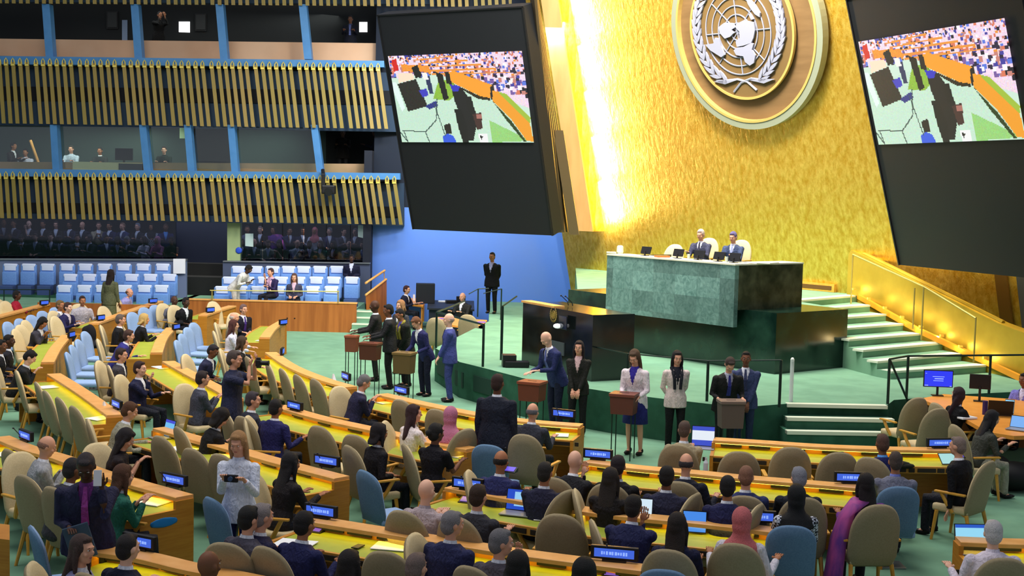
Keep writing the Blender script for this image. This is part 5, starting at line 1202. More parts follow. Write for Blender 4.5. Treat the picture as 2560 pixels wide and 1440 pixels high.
# podium
pp = FPp + V * 1.55
def pod(x, y, label, clabel, hc, jacket, tie):
    q = rp(x, y, pp, V); pos = Vector((q.x, q.y, 2.28)); f = Vector((-.55, -.83, 0)).normalized()
    put_chair('t', pos - f * .02, f, clabel); person(label, pos, f, True, jacket=jacket, skin='light', hc=hc, tie=tie, head=(0, 14), shirt=(214, 216, 232), h=(q.z - 2.28) / 1.34)
pod(1757, 573, 'person in a dark suit seated on the podium, left of two', 'cream chair under the left person on the podium', (216, 196, 190), (58, 60, 84), (50, 50, 70))
pod(1838, 579, 'person in a grey blue suit and pale tie on the podium, right of two', 'cream chair under the right person on the podium', (106, 100, 150), (60, 72, 104), (150, 160, 220))
# seats by the glass wall
def by_seat(x, y, Y, label, f, **kw):
    q = aty(x, y, Y); person(label, Vector((q.x, q.y, q.z - 1.34)), f, True, **kw)
by_seat(682, 670, 40.15, 'person in a dark jacket and pink scarf in the blue seats', Vector((-.5, -.85, 0)), jacket=(40, 34, 74), shirt=(180, 150, 180), scarf=(206, 166, 190), skin='light', hc=(70, 44, 44), pose='chin')
by_seat(737, 683, 40.15, 'person in a grey jacket in the blue seats', TO, jacket=(62, 64, 86), shirt=(200, 170, 190), skin='light', hair='long', hc=(100, 72, 68), sex='f', pose='lap')
q_ = aty(880, 636, 42.2); person('person in a dark jacket and white shirt by the blue wall', Vector((q_.x, q_.y, q_.z - 1.34)), TO, True, pose='lap', jacket=(26, 28, 52), shirt=(206, 210, 232), skin='dark', hair='short', hc=BLKH)
# stage table on the left
def at_table(x, y, Y, label, f, **kw):
    q = aty(x, y, Y); z = 0.0; person(label, Vector((q.x, q.y, z)), f, True, **kw)
at_table(1010, 711, 41.0, 'person in a dark suit at the table by the blue wall, left', Vector((.8, -.3, 0)), jacket=(28, 28, 48), skin='light', hc=(70, 36, 40))
at_table(1161, 731, 38.8, 'person in olive black at the table by the blue wall, right', Vector((-.5, -.8, 0)), jacket=(34, 34, 32), skin='light', hair='ring', hc=(150, 96, 70), bulk=1.15)
# ------------------------------------------------------------------ standing people
ST = stand_person
ST(1229, 628, 'person in a black suit and pale blue shirt standing at the blue wall', zf=ZS, foot=(1228, 784), f=Vector((-.35, -1, 0)), pose='behind', jacket=(16, 16, 20), legs=(18, 18, 22), shirt=(176, 176, 216), skin='mid', hair='fade', hc=BLKH, h=1.03)
ST(924, 741, 'person in a black suit reaching to the leftmost ballot box', foot=(938, 952), f=Vector((-1, -.1, 0)), pose='box', jacket=(36, 34, 34), legs=(26, 26, 26), skin='dark', hair='bald', h=1.05, head=(0, 8))
ST(966, 752, 'person in a black suit holding the second ballot box', foot=(972, 972), f=Vector((-1, -.15, 0)), pose='box', jacket=(30, 30, 32), legs=(22, 22, 24), skin='brown', hair='fade', hc=BLKH, h=1.06, head=(0, 10))
ST(996, 742, 'person in grey with a white collar behind the ballot queue', foot=(1000, 935), f=Vector((-.6, -.8, 0)), pose='side', jacket=(60, 60, 66), shirt=(230, 226, 226), skin='light', hair='bob', hc=(170, 124, 84), sex='f')
ST(1003, 778, 'person in black with a yellow scarf leaning to the left', foot=(1014, 966), f=Vector((-.8, -.5, 0)), pose='front', jacket=(30, 32, 28), legs=(24, 24, 26), scarf=(150, 140, 60), shirt=(96, 84, 180), skin='mid', hair='fade', hc=BLKH, lean=14, head=(0, 20))
ST(1050, 812, 'person in navy bending over the olive ballot box', foot=(1062, 990), f=Vector((-.75, -.65, 0)), pose=((-.14, .34, .02), (.16, .42, -.02)), jacket=(38, 40, 86), legs=(22, 24, 44), skin='light', hair='short', hc=(130, 84, 56), lean=22, head=(0, 35), sex='f')
ST(1113, 784, 'person in a blue suit standing sideways by the stage edge', foot=(1122, 1004), f=Vector((-1, -.1, 0)), pose='front', jacket=(62, 70, 132), legs=(58, 66, 124), tie=(40, 40, 80), skin='pale', hair='ring', hc=(190, 160, 150), h=1.05)
ST(1244, 933, 'tall person in a black suit standing with back to the camera', off=4, pose='side', jacket=(30, 34, 48), legs=(24, 26, 38), skin='brown', hair='fade', hc=(60, 40, 36), h=1.05, bulk=1.1)
ST(1356, 839, 'person in a navy suit and striped tie bending over a ballot box', foot=(1388, 1072), f=Vector((-.85, -.6, 0)), pose=((-.10, .46, .12), (.18, .42, .06)), jacket=(38, 46, 90), legs=(26, 30, 52), tie=(90, 100, 160), skin='pale', hair='bald', lean=20, head=(0, 35), h=1.07)
ST(1450, 847, 'person in a black suit and pale blouse, hands joined', foot=(1442, 1090), f=Vector((-.25, -1, 0)), pose='front', jacket=(34, 34, 30), legs=(24, 24, 26), shirt=(214, 178, 178), skin='light', hair='long', hc=(34, 22, 28), sex='f', h=.99)
ST(1590, 886, 'person in a white jacket and violet dress at a ballot box', foot=(1585, 1136), f=Vector((-.5, -1, 0)), pose=((-.16, .30, .06), (.12, .34, .08)), jacket=(226, 212, 218), legs=(40, 40, 110), shirt=(60, 50, 160), skin='light', hair='long', hc=(96, 72, 52), sex='f', skirt=.52, head=(0, 28), lean=8, h=1.03)
ST(1687, 891, 'person in a cream jacket and dark scarf, arms behind', foot=(1684, 1126), f=Vector((.1, -1, 0)), pose='behind', jacket=(212, 194, 190), legs=(18, 20, 22), shirt=(32, 34, 44), skin='light', hair='long', hc=(30, 24, 26), sex='f', h=.99, head=(0, 8), scarf=(32, 34, 42))
ST(1838, 880, 'person in a blue grey suit standing behind the grey ballot box', foot=(1856, 1130), f=Vector((-.15, -1, 0)), pose='front', jacket=(54, 64, 100), legs=(36, 48, 76), tie=(50, 56, 90), skin='brown', hair='fade', hc=BLKH, h=1.0)
ST(1818, 893, 'person in a black suit and blue tie with hands on the grey box', foot=(1808, 1138), f=Vector((.12, -1, 0)), pose=((-.20, .34, .10), (.22, .34, .10)), jacket=(28, 28, 28), legs=(20, 24, 26), tie=(44, 46, 120), shirt=(176, 176, 196), skin='light', hc=(70, 54, 48), lean=16, head=(0, 40), h=.99)
ph, phw, phv = ST(584, 876, 'photographer in a navy T-shirt raising a camera to the eye', off=-45, pose='camera', jacket=(40, 44, 70), legs=(24, 26, 34), shirt=(40, 44, 70), skin='light', hair='short', hc=(88, 74, 70), sleeve='short', open_v=False, h=1.06, bulk=1.1, zf=0, head=(0, 5))
wc, wcw, wcv = ST(597, 1081, 'person in a white jacket and jeans holding a small camera', f=Vector((-.15, -1, 0)), pose=((-.17, .30, .34), (.05, .32, .36)), jacket=(206, 212, 228), legs=(30, 38, 84), shirt=(206, 212, 228), skin='light', hair='long', hc=(186, 140, 92), sex='f', head=(0, 16), open_v=False, h=1.0)
mt, mtw, mtv = ST(216, 1138, 'person in a dark suit with a pink tie talking on a phone', f=Vector((.15, -1, 0)), pose=((-.16, .26, .50), (.12, .28, .14)), jacket=(38, 38, 64), legs=(20, 20, 30), tie=(150, 60, 140), shirt=(110, 50, 120), skin='dark', hair='fade', hc=(60, 52, 56), lean=10, head=(0, 30), h=1.04, bulk=1.12)
ST(277, 673, 'person in a long olive dress walking past the blue seats', zf=0.2, f=Vector((.3, .9, 0)), pose='side', jacket=(84, 88, 62), shirt=(84, 88, 62), legs=(84, 88, 62), skin='brown', hair='long', hc=(30, 16, 14), sex='f', skirt=.15, open_v=False, lean=4)
ST(622, 664, 'person in a white shirt bending between the blue seats', zf=.35, f=Vector((1, -.3, 0)), pose='reach', jacket=(206, 206, 204), shirt=(206, 206, 204), legs=(190, 190, 186), skin='dark', hair='short', hc=BLKH, lean=42, head=(0, 25), open_v=False)
# people in the booths
def booth(x, y, Y, label, f, stand=True, **kw):
    q = aty(x, y, Y); person(label, Vector((q.x, q.y, q.z - (1.745 if stand else 1.34))), f, not stand, **kw)
booth(397, 28, 45.2, 'person in black with a camera in the upper booth', Vector((.6, -.8, 0)), jacket=(10, 10, 10), legs=(10, 10, 10), shirt=(10, 10, 10), skin='brown', hc=BLKH, pose='camera')
booth(877, 38, 45.2, 'person in a dark suit in the upper booth near the screen', TO, jacket=(12, 14, 26), legs=(12, 12, 20), tie=(90, 100, 150), shirt=(60, 64, 90), skin='brown', hc=BLKH)
booth(858, 322, 45.0, 'person in black standing in the dark lower booth, left one', TO, jacket=(12, 10, 8), legs=(10, 10, 10), shirt=(12, 10, 10), skin='dark', hc=BLKH, open_v=False)
booth(946, 322, 45.0, 'person in navy standing in the dark lower booth, right one', L_, jacket=(10, 16, 34), legs=(10, 10, 20), shirt=(20, 26, 40), skin='dark', hc=BLKH)
booth(412, 366, 45.0, 'seated operator in dark green in the lower booth', TO, False, jacket=(24, 40, 30), shirt=(24, 40, 30), skin='pale', hair='short', hc=(60, 50, 44), open_v=False)
booth(28, 356, 45.0, 'seated operator in dark grey in the leftmost lower booth', Vector((.9, -.3, 0)), False, jacket=(34, 32, 34), skin='mid', hc=BLKH)
booth(66, 372, 45.3, 'seated operator in white in the leftmost lower booth', TO, False, jacket=(190, 192, 214), shirt=(190, 192, 214), skin='mid', hc=BLKH, open_v=False)
booth(180, 364, 45.3, 'seated operator in white in the second lower booth', TO, False, jacket=(176, 190, 206), shirt=(176, 190, 206), skin='light', hc=(60, 60, 50), open_v=False)
booth(252, 368, 45.6, 'seated operator in grey behind the booth monitor', TO, False, jacket=(44, 50, 48), skin='mid', hc=(40, 44, 42), open_v=False)

# purple shawl hanging to the floor, checked jacket
bm = newbm(); loft(bm, [((-.10, -.02, 1.06), Vector((.12, .05, 0)), Vector((0, .13, .02))), ((-.24, -.02, .92), Vector((.09, .02, .05)), Vector((0, .15, 0))), ((-.33, -.03, .62), Vector((.08, 0, 0)), Vector((0, .16, 0))), ((-.37, -.05, .3), Vector((.09, 0, 0)), Vector((0, .17, 0))), ((-.40, -.06, .02), Vector((.11, 0, 0)), Vector((0, .18, 0)))], 16)
for f_ in bm.faces: f_.smooth = True
link('shawl', bm, vary('purple_shawl', (92, 44, 128), (170, 70, 140), (7, 7, 3), .7), sh_)
mc = bpy.data.materials.new('checked_cloth'); mc.use_nodes = True; nt = mc.node_tree; b = nt.nodes['Principled BSDF']; b.inputs['Roughness'].default_value = .8
tc = nt.nodes.new('ShaderNodeTexCoord'); c1 = nt.nodes.new('ShaderNodeTexChecker'); c1.inputs['Scale'].default_value = 34; c1.inputs['Color1'].default_value = lin((30, 32, 40)); c1.inputs['Color2'].default_value = lin((206, 210, 222))
nt.links.new(tc.outputs['Object'], c1.inputs[0]); nt.links.new(c1.outputs[0], b.inputs['Base Color'])
for ch in ck_.children:
    if ch.name.startswith('jacket'): ch.data.materials[0] = mc
# ------------------------------------------------------------------ things on the desks
M_NP = mat('nameplate_screen', (40, 70, 170), 0.4, emit=(70, 110, 232), estr=.75); M_NPT = mat('nameplate_text', (150, 180, 240), 0.4, emit=(136, 172, 250), estr=.85)
def oriented(root, pos, f):
    root.location = pos; root.rotation_euler = (0, 0, face_angle(f)); return root
def nameplate(x, y, label, w=.40, f=None, z=.85):
    p = at(x, y, z + .02); f = f or outward(p)
    root = empty('nameplate', (0, 0, 0), 0, label, 'nameplate'); oriented(root, Vector((p.x, p.y, z)), f)
    bm = newbm(); box(bm, (0, -.02, .085), (w, .05, .13), 0, .008); box(bm, (0, -.02, .012), (w * .5, .07, .024)); link('housing', bm, M_BLACK, root)
    bm = newbm(); box(bm, (0, .008, .085), (w * .84, .006, .082)); box(bm, (0, -.048, .085), (w * .84, .006, .082)); link('display', bm, M_NP, root)
    bm = newbm(); r = random.Random(int(x)); xx = -w * .26
    while xx < w * .26: 
        ww = .012 + r.random() * .012; box(bm, (xx, .013, .085), (ww, .004, .024 + .01 * r.random())); xx += ww + .009
    link('lettering', bm, M_NPT, root, False); return root
NP = [(1002, 984, 'blue lit nameplate behind the navy suit at the front desk'), (863, 949, 'blue lit nameplate at the aisle end of the long front desk'), (735, 1024, 'blue lit nameplate at the left end of the second row desk'),
 (1408, 1044, 'blue lit nameplate at the right end of the front desk beside the standing couple'), (1140, 1102, 'blue lit nameplate next to the black dress'), (1494, 1147, 'blue lit nameplate left of the ballot box stand legs'),
 (703, 885, 'small blue nameplate at the upper end of the long front desk', .3), (706, 811, 'small blue nameplate by the wooden partition', .3), (815, 1164, 'blue lit nameplate right of the black jacket writing'),
 (434, 1212, 'blue lit nameplate left of the camera holder, near the green jacket'), (1168, 1222, 'blue lit nameplate at the left end of the centre third row'), (800, 1292, 'blue lit nameplate right of the navy suit bent over papers'),
 (62, 1100, 'blue lit nameplate at the far left of the fourth row'), (290, 1020, 'blue lit nameplate beyond the white folded card'), (345, 1370, 'blue lit nameplate at the bottom left beside the black suit'),
 (1535, 1400, 'large blue lit nameplate near the bottom centre', .46), (2350, 1118, 'blue lit nameplate at the right end of the front right desk'), (2126, 1206, 'blue lit nameplate left of the purple shawl'), (1893, 1306, 'blue lit nameplate right of the coral headscarf'),
 (176, 843, 'small blue nameplate on the curved desk end at left', .3), (438, 823, 'small blue nameplate on the curved desk end in the centre left', .3), (524, 780, 'small blue nameplate on the desk end before the partition', .3),
 (250, 800, 'small blue nameplate beside the far left papers', .3), (381, 757, 'small blue nameplate near the lavender shirt', .3), (109, 762, 'small blue nameplate right of the red top', .3)]
for n in NP: nameplate(n[0], n[1], n[2], n[3] if len(n) > 3 else .40)
M_PUR = mat('console_screen', (90, 70, 190), .4, emit=(96, 76, 220), estr=.5)
def console(x, y, label):
    p = at(x, y, .73); f = outward(p); root = empty('microphone_console', (0, 0, 0), 0, label, 'console'); oriented(root, Vector((p.x, p.y, .705)), f)
    bm = newbm(); hexa(bm, [(-.09, .06, 0), (.09, .06, 0), (.09, -.06, 0), (-.09, -.06, 0)], [(-.09, .06, .012), (.09, .06, .012), (.09, -.06, .06), (-.09, -.06, .06)]); link('base', bm, M_BLACK, root)
    bm = newbm(); hexa(bm, [(-.07, .045, .02), (.07, .045, .02), (.07, -.045, .056), (-.07, -.045, .056)], [(-.07, .045, .024), (.07, .045, .024), (.07, -.045, .06), (-.07, -.045, .06)]); link('display', bm, M_PUR, root)
    bm = newbm(); tube(bm, [(.06, -.05, .05), (.06, -.03, .22), (.05, .05, .31)], .006, 5); ell(bm, (.05, .06, .32), (.012, .018, .012), None, 1); link('gooseneck', bm, M_BLACK, root)
for i, (x, y, t) in enumerate([(418, 1243, 'near the green jacket'), (1130, 1126, 'right of the black dress'), (808, 1191, 'by the black jacket writing'), (1402, 1068, 'beside the headset wearer'), (1167, 1251, 'beside the phone in the mauve shirt hands'),
    (790, 1324, 'by the navy suit bent over papers'), (48, 1125, 'at the far left of the fourth row'), (1530, 1434, 'at the bottom edge under the large nameplate'), (1275, 1175, 'right of the white headset in navy'), (2395, 1140, 'at the front right desk end')]):
    console(x, y, 'small black console with purple display ' + t)
def paper(x, y, label, w=.21, l=.30, a=0, z=.713):
    p = at(x, y, z); f = rot(outward(p), a); bm = newbm(); box(bm, (0, 0, .004), (w, l, .008)); o = link('paper_sheet', bm, M_PAPER); oriented(o, Vector((p.x, p.y, z)), f); tag(o, label, 'paper')
for t in [(250, 1046, 'white papers in front of the folded white card', .3, .34, 20), (838, 967, 'white papers at the aisle end of the long front desk', .28, .3, 30), (962, 1006, 'white papers before the navy suit with a phone', .3, .28, 0), (985, 1367, 'open white booklet on the fourth row desk', .42, .3, 10),
    (735, 1361, 'white papers under the navy suit bent forward', .4, .34, 10), (455, 1124, 'open white papers right of the upright laptop', .4, .28, 20), (20, 1136, 'white papers at the left edge of the fourth row', .34, .32, 20), (270, 800, 'white papers on the far left ochre desk', .5, .3, 40), (385, 1255, 'white papers under the green jacket hands', .34, .32, 10),
    (1405, 1088, 'white sheet beside the headset wearer', .2, .28, 20), (1140, 1140, 'small white sheet right of the black dress', .2, .22, 0), (1370, 1297, 'white papers right of the blue screened laptop', .3, .22, 10), (1660, 1312, 'white papers left of the dark navy top', .22, .3, 0), (560, 1140, 'white crumpled papers behind the white jacket', .3, .2, 0),
    (400, 919, 'white papers in the second row left of the photographer', .4, .2, 30), (120, 968, 'white papers beside the white headphones', .3, .3, 20), (655, 852, 'white papers by the curved green desk', .2, .25, 0), (695, 896, 'white papers at the start of the long front desk', .24, .2, 0)]: paper(*t)
# folded card and tent cards
for x, y, lb in ((262, 1036, 'tall white folded card standing on the desk'), (835, 962, 'white folded card at the aisle end desk')):
    p = at(x, y, .71); f = outward(p); bm = newbm(); hexa(bm, [(-.07, .05, 0), (.07, .05, 0), (.07, -.05, 0), (-.07, -.05, 0)], [(-.005, .01, .2), (.06, .01, .19), (.06, 0, .19), (-.005, 0, .2)]); o = link('folded_card', bm, M_PAPER); oriented(o, Vector((p.x, p.y, .715)), f); tag(o, lb, 'card')
def screen_mat(name, rgb, s=.9): return mat(name, tuple(int(v * .4) for v in rgb), .4, emit=rgb, estr=s)
def laptop(x, y, label, scr=(40, 90, 220), doc=None, w=.33, h=.23, z=.713, f=None, band=None, name='laptop', base=True, tilt=15, back=False):
    p = at(x, y, z); f = f or outward(p); root = empty(name, (0, 0, 0), 0, label, 'laptop' if name == 'laptop' else name); oriented(root, Vector((p.x, p.y, z)), f)
    t = math.radians(tilt); up = Vector((0, -math.sin(t), math.cos(t)))
    if base: bm = newbm(); box(bm, (0, .12, .010), (w, .23, .014), 0, .004); link('keyboard_base', bm, mat('laptop_grey', (150, 150, 156), .4, .3), root)
    def pan(nm, x0, x1, h0, h1, th, off, m):
        bm = newbm(); P = [Vector((x0, 0, .012)) + up * h0, Vector((x1, 0, .012)) + up * h0, Vector((x1, 0, .012)) + up * h1, Vector((x0, 0, .012)) + up * h1]; n = Vector((0, math.cos(t), math.sin(t)))
        hexa(bm, [q + n * off for q in P], [q + n * (off + th) for q in P]); bmesh.ops.recalc_face_normals(bm, faces=bm.faces[:]); return link(nm, bm, m, root)
    pan('lid', -w / 2, w / 2, 0, h, .008, -.008, M_BLACK); pan('display', -w * .47, w * .47, .012, h - .012, .002, .001, screen_mat('scr_%d_%d_%d' % scr, scr))
    if doc: pan('document', doc[0] * w, doc[1] * w, doc[2] * h, doc[3] * h, .002, .004, screen_mat('scr_%d_%d_%d' % doc[4], doc[4]))
laptop(1300, 1280, 'open laptop with a blue desktop and white page on screen', (34, 76, 200), (-.15, .22, .2, .85, (150, 205, 246)), w=.36, h=.25)
laptop(1757, 1118, 'laptop with a large white page under a blue bar', (60, 80, 200), (-.47, .47, .3, .76, (232, 240, 250)), w=.34, h=.30)
laptop(418, 1094, 'upright laptop with a bright sky blue screen', (110, 190, 246), (-.47, .47, .8, .96, (60, 70, 210)), w=.27, h=.25)
laptop(1735, 1335, 'blue screened tablet right of the dark navy top', (70, 140, 236), None, w=.26, h=.24, name='tablet', base=False)
laptop(2430, 1375, 'laptop with a pale cyan screen at the bottom right', (150, 220, 250), (-.47, .47, .84, .97, (40, 90, 200)), w=.36, h=.26)
laptop(1606, 1316, 'bright white tablet leaning by the navy suit', (214, 236, 250), None, w=.2, h=.3, name='tablet', base=False)
laptop(2376, 1163, 'pale tablet lying tilted before the black suit', (170, 220, 220), None, w=.24, h=.2, name='tablet', base=False, tilt=50)
# phones and small things
def slab_thing(name, cat, pos, f, size, m, label, tilt=0, parts=None):
    root = bpy.data.objects.new(name, None) if parts else None
    bm = newbm(); box(bm, (0, 0, 0), size, 0, min(size) * .2); o = link(name, bm, m); oriented(o, pos, f)
    o.rotation_euler.x = math.radians(tilt); tag(o, label, cat); return o
p = at(895, 1366, .72); slab_thing('phone', 'phone', p, outward(p), (.08, .15, .012), M_BLACK, 'black phone lying on the fourth row desk')
p = at(2240, 1160, .74); bm = newbm(); ell(bm, (0, 0, .03), (.22, .09, .06)); ell(bm, (-.12, .02, .02), (.14, .08, .04)); o = link('cloth_bag', bm, mat('dark_cloth', (24, 28, 16), .9)); oriented(o, Vector((p.x, p.y, .70)), outward(p)); tag(o, 'dark cloth bag lying on the front right desk', 'bag')
p = at(1658 + 106, 1178, .75); bm = newbm(); tube(bm, [(0, 0, 0), (0, 0, .15), (0, 0, .19), (0, 0, .22)], [.032, .032, .014, .014], 12); o = link('water_bottle', bm, mat('bottle_plastic', (206, 212, 222), .2)); o.location = (p.x, p.y, .71); tag(o, 'clear water bottle right of the near black suit', 'bottle')
def world_of(root, v):
    return Matrix.Translation(root.location) @ Matrix.Rotation(root.rotation_euler[2], 4, 'Z') @ Matrix.Diagonal((root.scale[0],) * 3 + (1,)) @ v
def dirw(root, v): return (Matrix.Rotation(root.rotation_euler[2], 3, 'Z') @ Vector(v))
# camera of the photographer
m0 = world_of(ph, (phw[0] + phw[1]) / 2 + Vector((0, .10, .03)))
root = empty('photo_camera', m0, ph.rotation_euler[2], 'black camera with lens raised by the photographer in navy', 'camera')
bm = newbm(); box(bm, (0, 0, 0), (.14, .07, .10), 0, .015); box(bm, (0, 0, .06), (.06, .06, .04), 0, .01); link('camera_body', bm, M_BLACK, root)
bm = newbm(); tube(bm, [(0, .03, 0), (0, .13, 0), (0, .16, 0)], [.036, .036, .042], 14); link('lens', bm, M_BLACK, root)
m0 = world_of(wc, (wcw[0] + wcw[1]) / 2 + Vector((0, .09, .03)))
root = empty('small_camera', m0, wc.rotation_euler[2], 'small black camera held by the person in the white jacket', 'camera')
bm = newbm(); box(bm, (0, 0, 0), (.15, .035, .08), 0, .01); link('camera_body', bm, M_BLACK, root); bm = newbm(); tube(bm, [(.0, .015, 0), (.0, .04, 0)], .026, 12); link('lens', bm, mat('lens_blue', (60, 80, 110), .2), root)
m0 = world_of(mt, mtw[0] + Vector((.03, .05, .10))); slab_thing('phone', 'phone', m0, dirw(mt, (0, 1, 0)), (.075, .012, .15), mat('phone_white', (220, 220, 226), .4), 'white phone at the ear of the dark suit with a pink tie', 10)
m0 = world_of(mt, mtw[1] + Vector((-.10, .05, -.12)))
bm = newbm(); box(bm, (0, 0, 0), (.24, .03, .33), 0, .006); o = link('folder', bm, mat('folder_blue', (54, 74, 96), .6)); oriented(o, m0, dirw(mt, (0, 1, 0))); o.rotation_euler.y = .3; tag(o, 'dark blue folder held by the dark suit with a pink tie', 'folder')
# ------------------------------------------------------------------ ballot boxes on thin stands
def ballot(x, y, label, rgb, f, w=.40, d_=.34, h=.34, zt=1.10, leg=True):
    p = at(x, y, zt); root = empty('ballot_box', (0, 0, 0), 0, label, 'ballot box'); oriented(root, Vector((p.x, p.y, 0)), f)
    m = mat('ballot_wood_%d' % rgb[0], rgb, .5)
    bm = newbm(); z0 = zt - h; hexa(bm, [(-w * .46, d_ * .46, z0), (-w * .46, -d_ * .46, z0), (w * .46, -d_ * .46, z0), (w * .46, d_ * .46, z0)], [(-w / 2, d_ / 2, zt - .05), (-w / 2, -d_ / 2, zt - .05), (w / 2, -d_ / 2, zt - .05), (w / 2, d_ / 2, zt - .05)]); link('box', bm, m, root)
    bm = newbm(); box(bm, (0, 0, zt - .025), (w * 1.08, d_ * 1.1, .05), 0, .008); link('lid', bm, mat('ballot_lid_%d' % rgb[0], tuple(min(255, int(v * 1.25)) for v in rgb), .45), root)
    bm = newbm(); box(bm, (0, 0, zt + .001), (w * .4, .025, .006)); link('slot', bm, M_BLACK, root)
    for sx_ in (-1, 1):
        for sy in (-1, 1): bm = newbm(); tube(bm, [(sx_ * w * .4, sy * d_ * .4, 0), (sx_ * w * .4, sy * d_ * .4, z0 + .01)], .010, 5); link('leg', bm, M_RAIL, root)
ballot(880, 838, 'small reddish ballot box on thin legs, leftmost of all', (120, 66, 44), Vector((-.2, -1, 0)), .26, .24, .36)
ballot(926, 856, 'dark red brown ballot box under the second black suit hands', (84, 44, 30), Vector((-.3, -1, 0)), .40, .3, .36)
ballot(1011, 880, 'olive brown ballot box with a flat lid', (98, 78, 44), Vector((-.35, -1, 0)), .38, .3, .42)
ballot(1331, 952, 'red brown ballot box under the hands of the striped tie', (104, 54, 38), Vector((-.45, -1, 0)))
ballot(1561, 982, 'red brown ballot box in front of the violet dress', (94, 50, 40), Vector((-.35, -1, 0)))
ballot(1828, 1000, 'grey brown ballot box before the black suit and blue tie', (92, 76, 70), Vector((.1, -1, 0)), .38, .3, .44)
# ------------------------------------------------------------------ on the podium
def on_pod(x, y, off): q = rp(x, y, FPp + V * off, V); return Vector((q.x, q.y, ztop + .03))
for i, (x, lb) in enumerate(((1612, 'first dark monitor on the podium desk, by the vase'), (1693, 'second dark monitor on the podium desk'), (1745, 'dark monitor before the left person on the podium'), (1795, 'low dark monitor between the two people on the podium'), (1834, 'dark monitor before the right person on the podium'))):
    q = on_pod(x, 640, .34); root = empty('desk_monitor', (0, 0, 0), 0, lb, 'monitor'); oriented(root, q, V)
    bm = newbm(); box(bm, (0, 0, .13), (.30, .03, .17), 0, .01, mtx=Matrix.Rotation(-.3, 4, 'X')); link('housing', bm, M_BLACK, root)
    bm = newbm(); tube(bm, [(0, .0, .0), (0, 0, .1)], .02, 8); box(bm, (0, 0, .006), (.16, .12, .012)); link('stand', bm, M_BLACK, root)
q = on_pod(1550, 630, .4); bm = newbm(); tube(bm, [(0, 0, 0), (0, 0, .04), (0, 0, .16), (0, 0, .19)], [.06, .08, .075, .05], 14); box(bm, (-.2, 0, .02), (.22, .14, .04), 0, .01); o = link('water_jug', bm, mat('jug', (206, 206, 184), .3)); o.location = q; tag(o, 'pale jug and tray at the left end of the podium desk', 'jug')
q = rp(1670, 611, FPp + V * 1.7, V); put_chair('t', Vector((q.x, q.y, q.z - 1.10)) , Vector((-.6, -.8, 0)), 'empty cream chair turned on the podium left of the two people')
for i, (x, lb) in enumerate(((1722, 'left'), (1817, 'right'))):
    q = on_pod(x, 640, .3); bm = newbm(); tube(bm, [(0, 0, 0), (0, 0, .12)], [.03, .036], 10); o = link('water_glass', bm, mat('glass_grey', (186, 196, 190), .15)); o.location = q; tag(o, 'water glass on the podium desk, %s of two' % lb, 'glass')
q = on_pod(1655, 640, .3); bm = newbm(); box(bm, (0, 0, .02), (.3, .2, .04), .3, .005); o = link('orange_book', bm, mat('orange_book', (206, 104, 50), .6)); o.location = q; tag(o, 'orange folder on the podium desk before the empty cream chair', 'folder')
q = on_pod(1920, 648, .9); bm = newbm(); box(bm, (0, 0, .015), (.5, .3, .03), 1, .01); o = link('folded_cloth', bm, mat('cloth_cream', (232, 228, 206), .8)); o.location = q; tag(o, 'cream cloth lying on the right return of the podium desk', 'cloth')
# ------------------------------------------------------------------ tables by the blue wall
def table(name, label, pts, z, zt, m, mb=None):
    root = empty(name, (0, 0, 0), 0, label, 'table'); P = [at(x, y, z) for x, y in pts]
    bm = newbm(); slab(bm, P, z - .05, z); bmesh.ops.recalc_face_normals(bm, faces=bm.faces[:]); link('tabletop', bm, m, root)
    c = sum((Vector(p) for p in P), Vector()) / len(P)
    if mb: bm = newbm(); slab(bm, [c + (p - c) * .93 for p in P], zt, z - .05); bmesh.ops.recalc_face_normals(bm, faces=bm.faces[:]); link('skirt', bm, mb, root)
    else:
        for p in P: bm = newbm(); q = c + (p - c) * .9; tube(bm, [(q.x, q.y, zt), (q.x, q.y, z - .04)], .03, 6); link('leg', bm, m, root)
M_ORT = vary('orange_table', (214, 138, 50), (224, 150, 62), (4, 4, 4), .45)
table('control_table', 'dark skirted control table with equipment below the blue wall', [(1068, 770), (1070, 750), (1185, 752), (1186, 774)], .78, 0, mat('table_black', (30, 32, 40), .6), mat('skirt_navy', (30, 34, 48), .8))
table('wooden_side_table', 'small yellow wooden table beside the control table', [(1000, 757), (1003, 744), (1062, 746), (1058, 765)], .75, 0, M_ORT)
table('orange_table', 'orange topped table with purple items behind the stage railing', [(1075, 806), (1090, 792), (1218, 800), (1206, 822)], .75, 0, M_ORT)
def lumps(name, label, cat, m, items, z):
    bm = newbm()
    for x, y, sx_, sy, sz in items: p = at(x, y, z); box(bm, (p.x, p.y, z + sz / 2), (sx_, sy, sz), 0.1, .02)
    tag(link(name, bm, m), label, cat)
q = at(1063, 758, .78); bm = newbm(); box(bm, (q.x, q.y, .78 + .31), (.58, .3, .62), .1, .02); tag(link('equipment_case', bm, mat('case_black', (24, 28, 36), .6)), 'big black equipment case on the control table', 'case')
q = at(1128, 758, .78); bm = newbm(); box(bm, (q.x, q.y, .83), (.34, .24, .10), .3, .02); box(bm, (q.x + .3, q.y, .89), (.3, .05, .22), -.4, .01); tag(link('mixing_desk', bm, M_BLACK), 'black mixing device on the control table', 'device')
q = at(1107, 755, .78); bm = newbm(); box(bm, (q.x, q.y, .80), (.28, .2, .04), 0, .005); tag(link('paper_stack', bm, M_PAPER), 'white paper stack on the control table', 'paper')
q = at(1035, 752, .75); bm = newbm(); tube(bm, [(q.x, q.y, .75), (q.x, q.y, .95)], .035, 8); tag(link('cup', bm, M_PAPER), 'white cup on the small yellow table', 'cup')
M_PURP = mat('purple_mat', (120, 90, 190), .7)
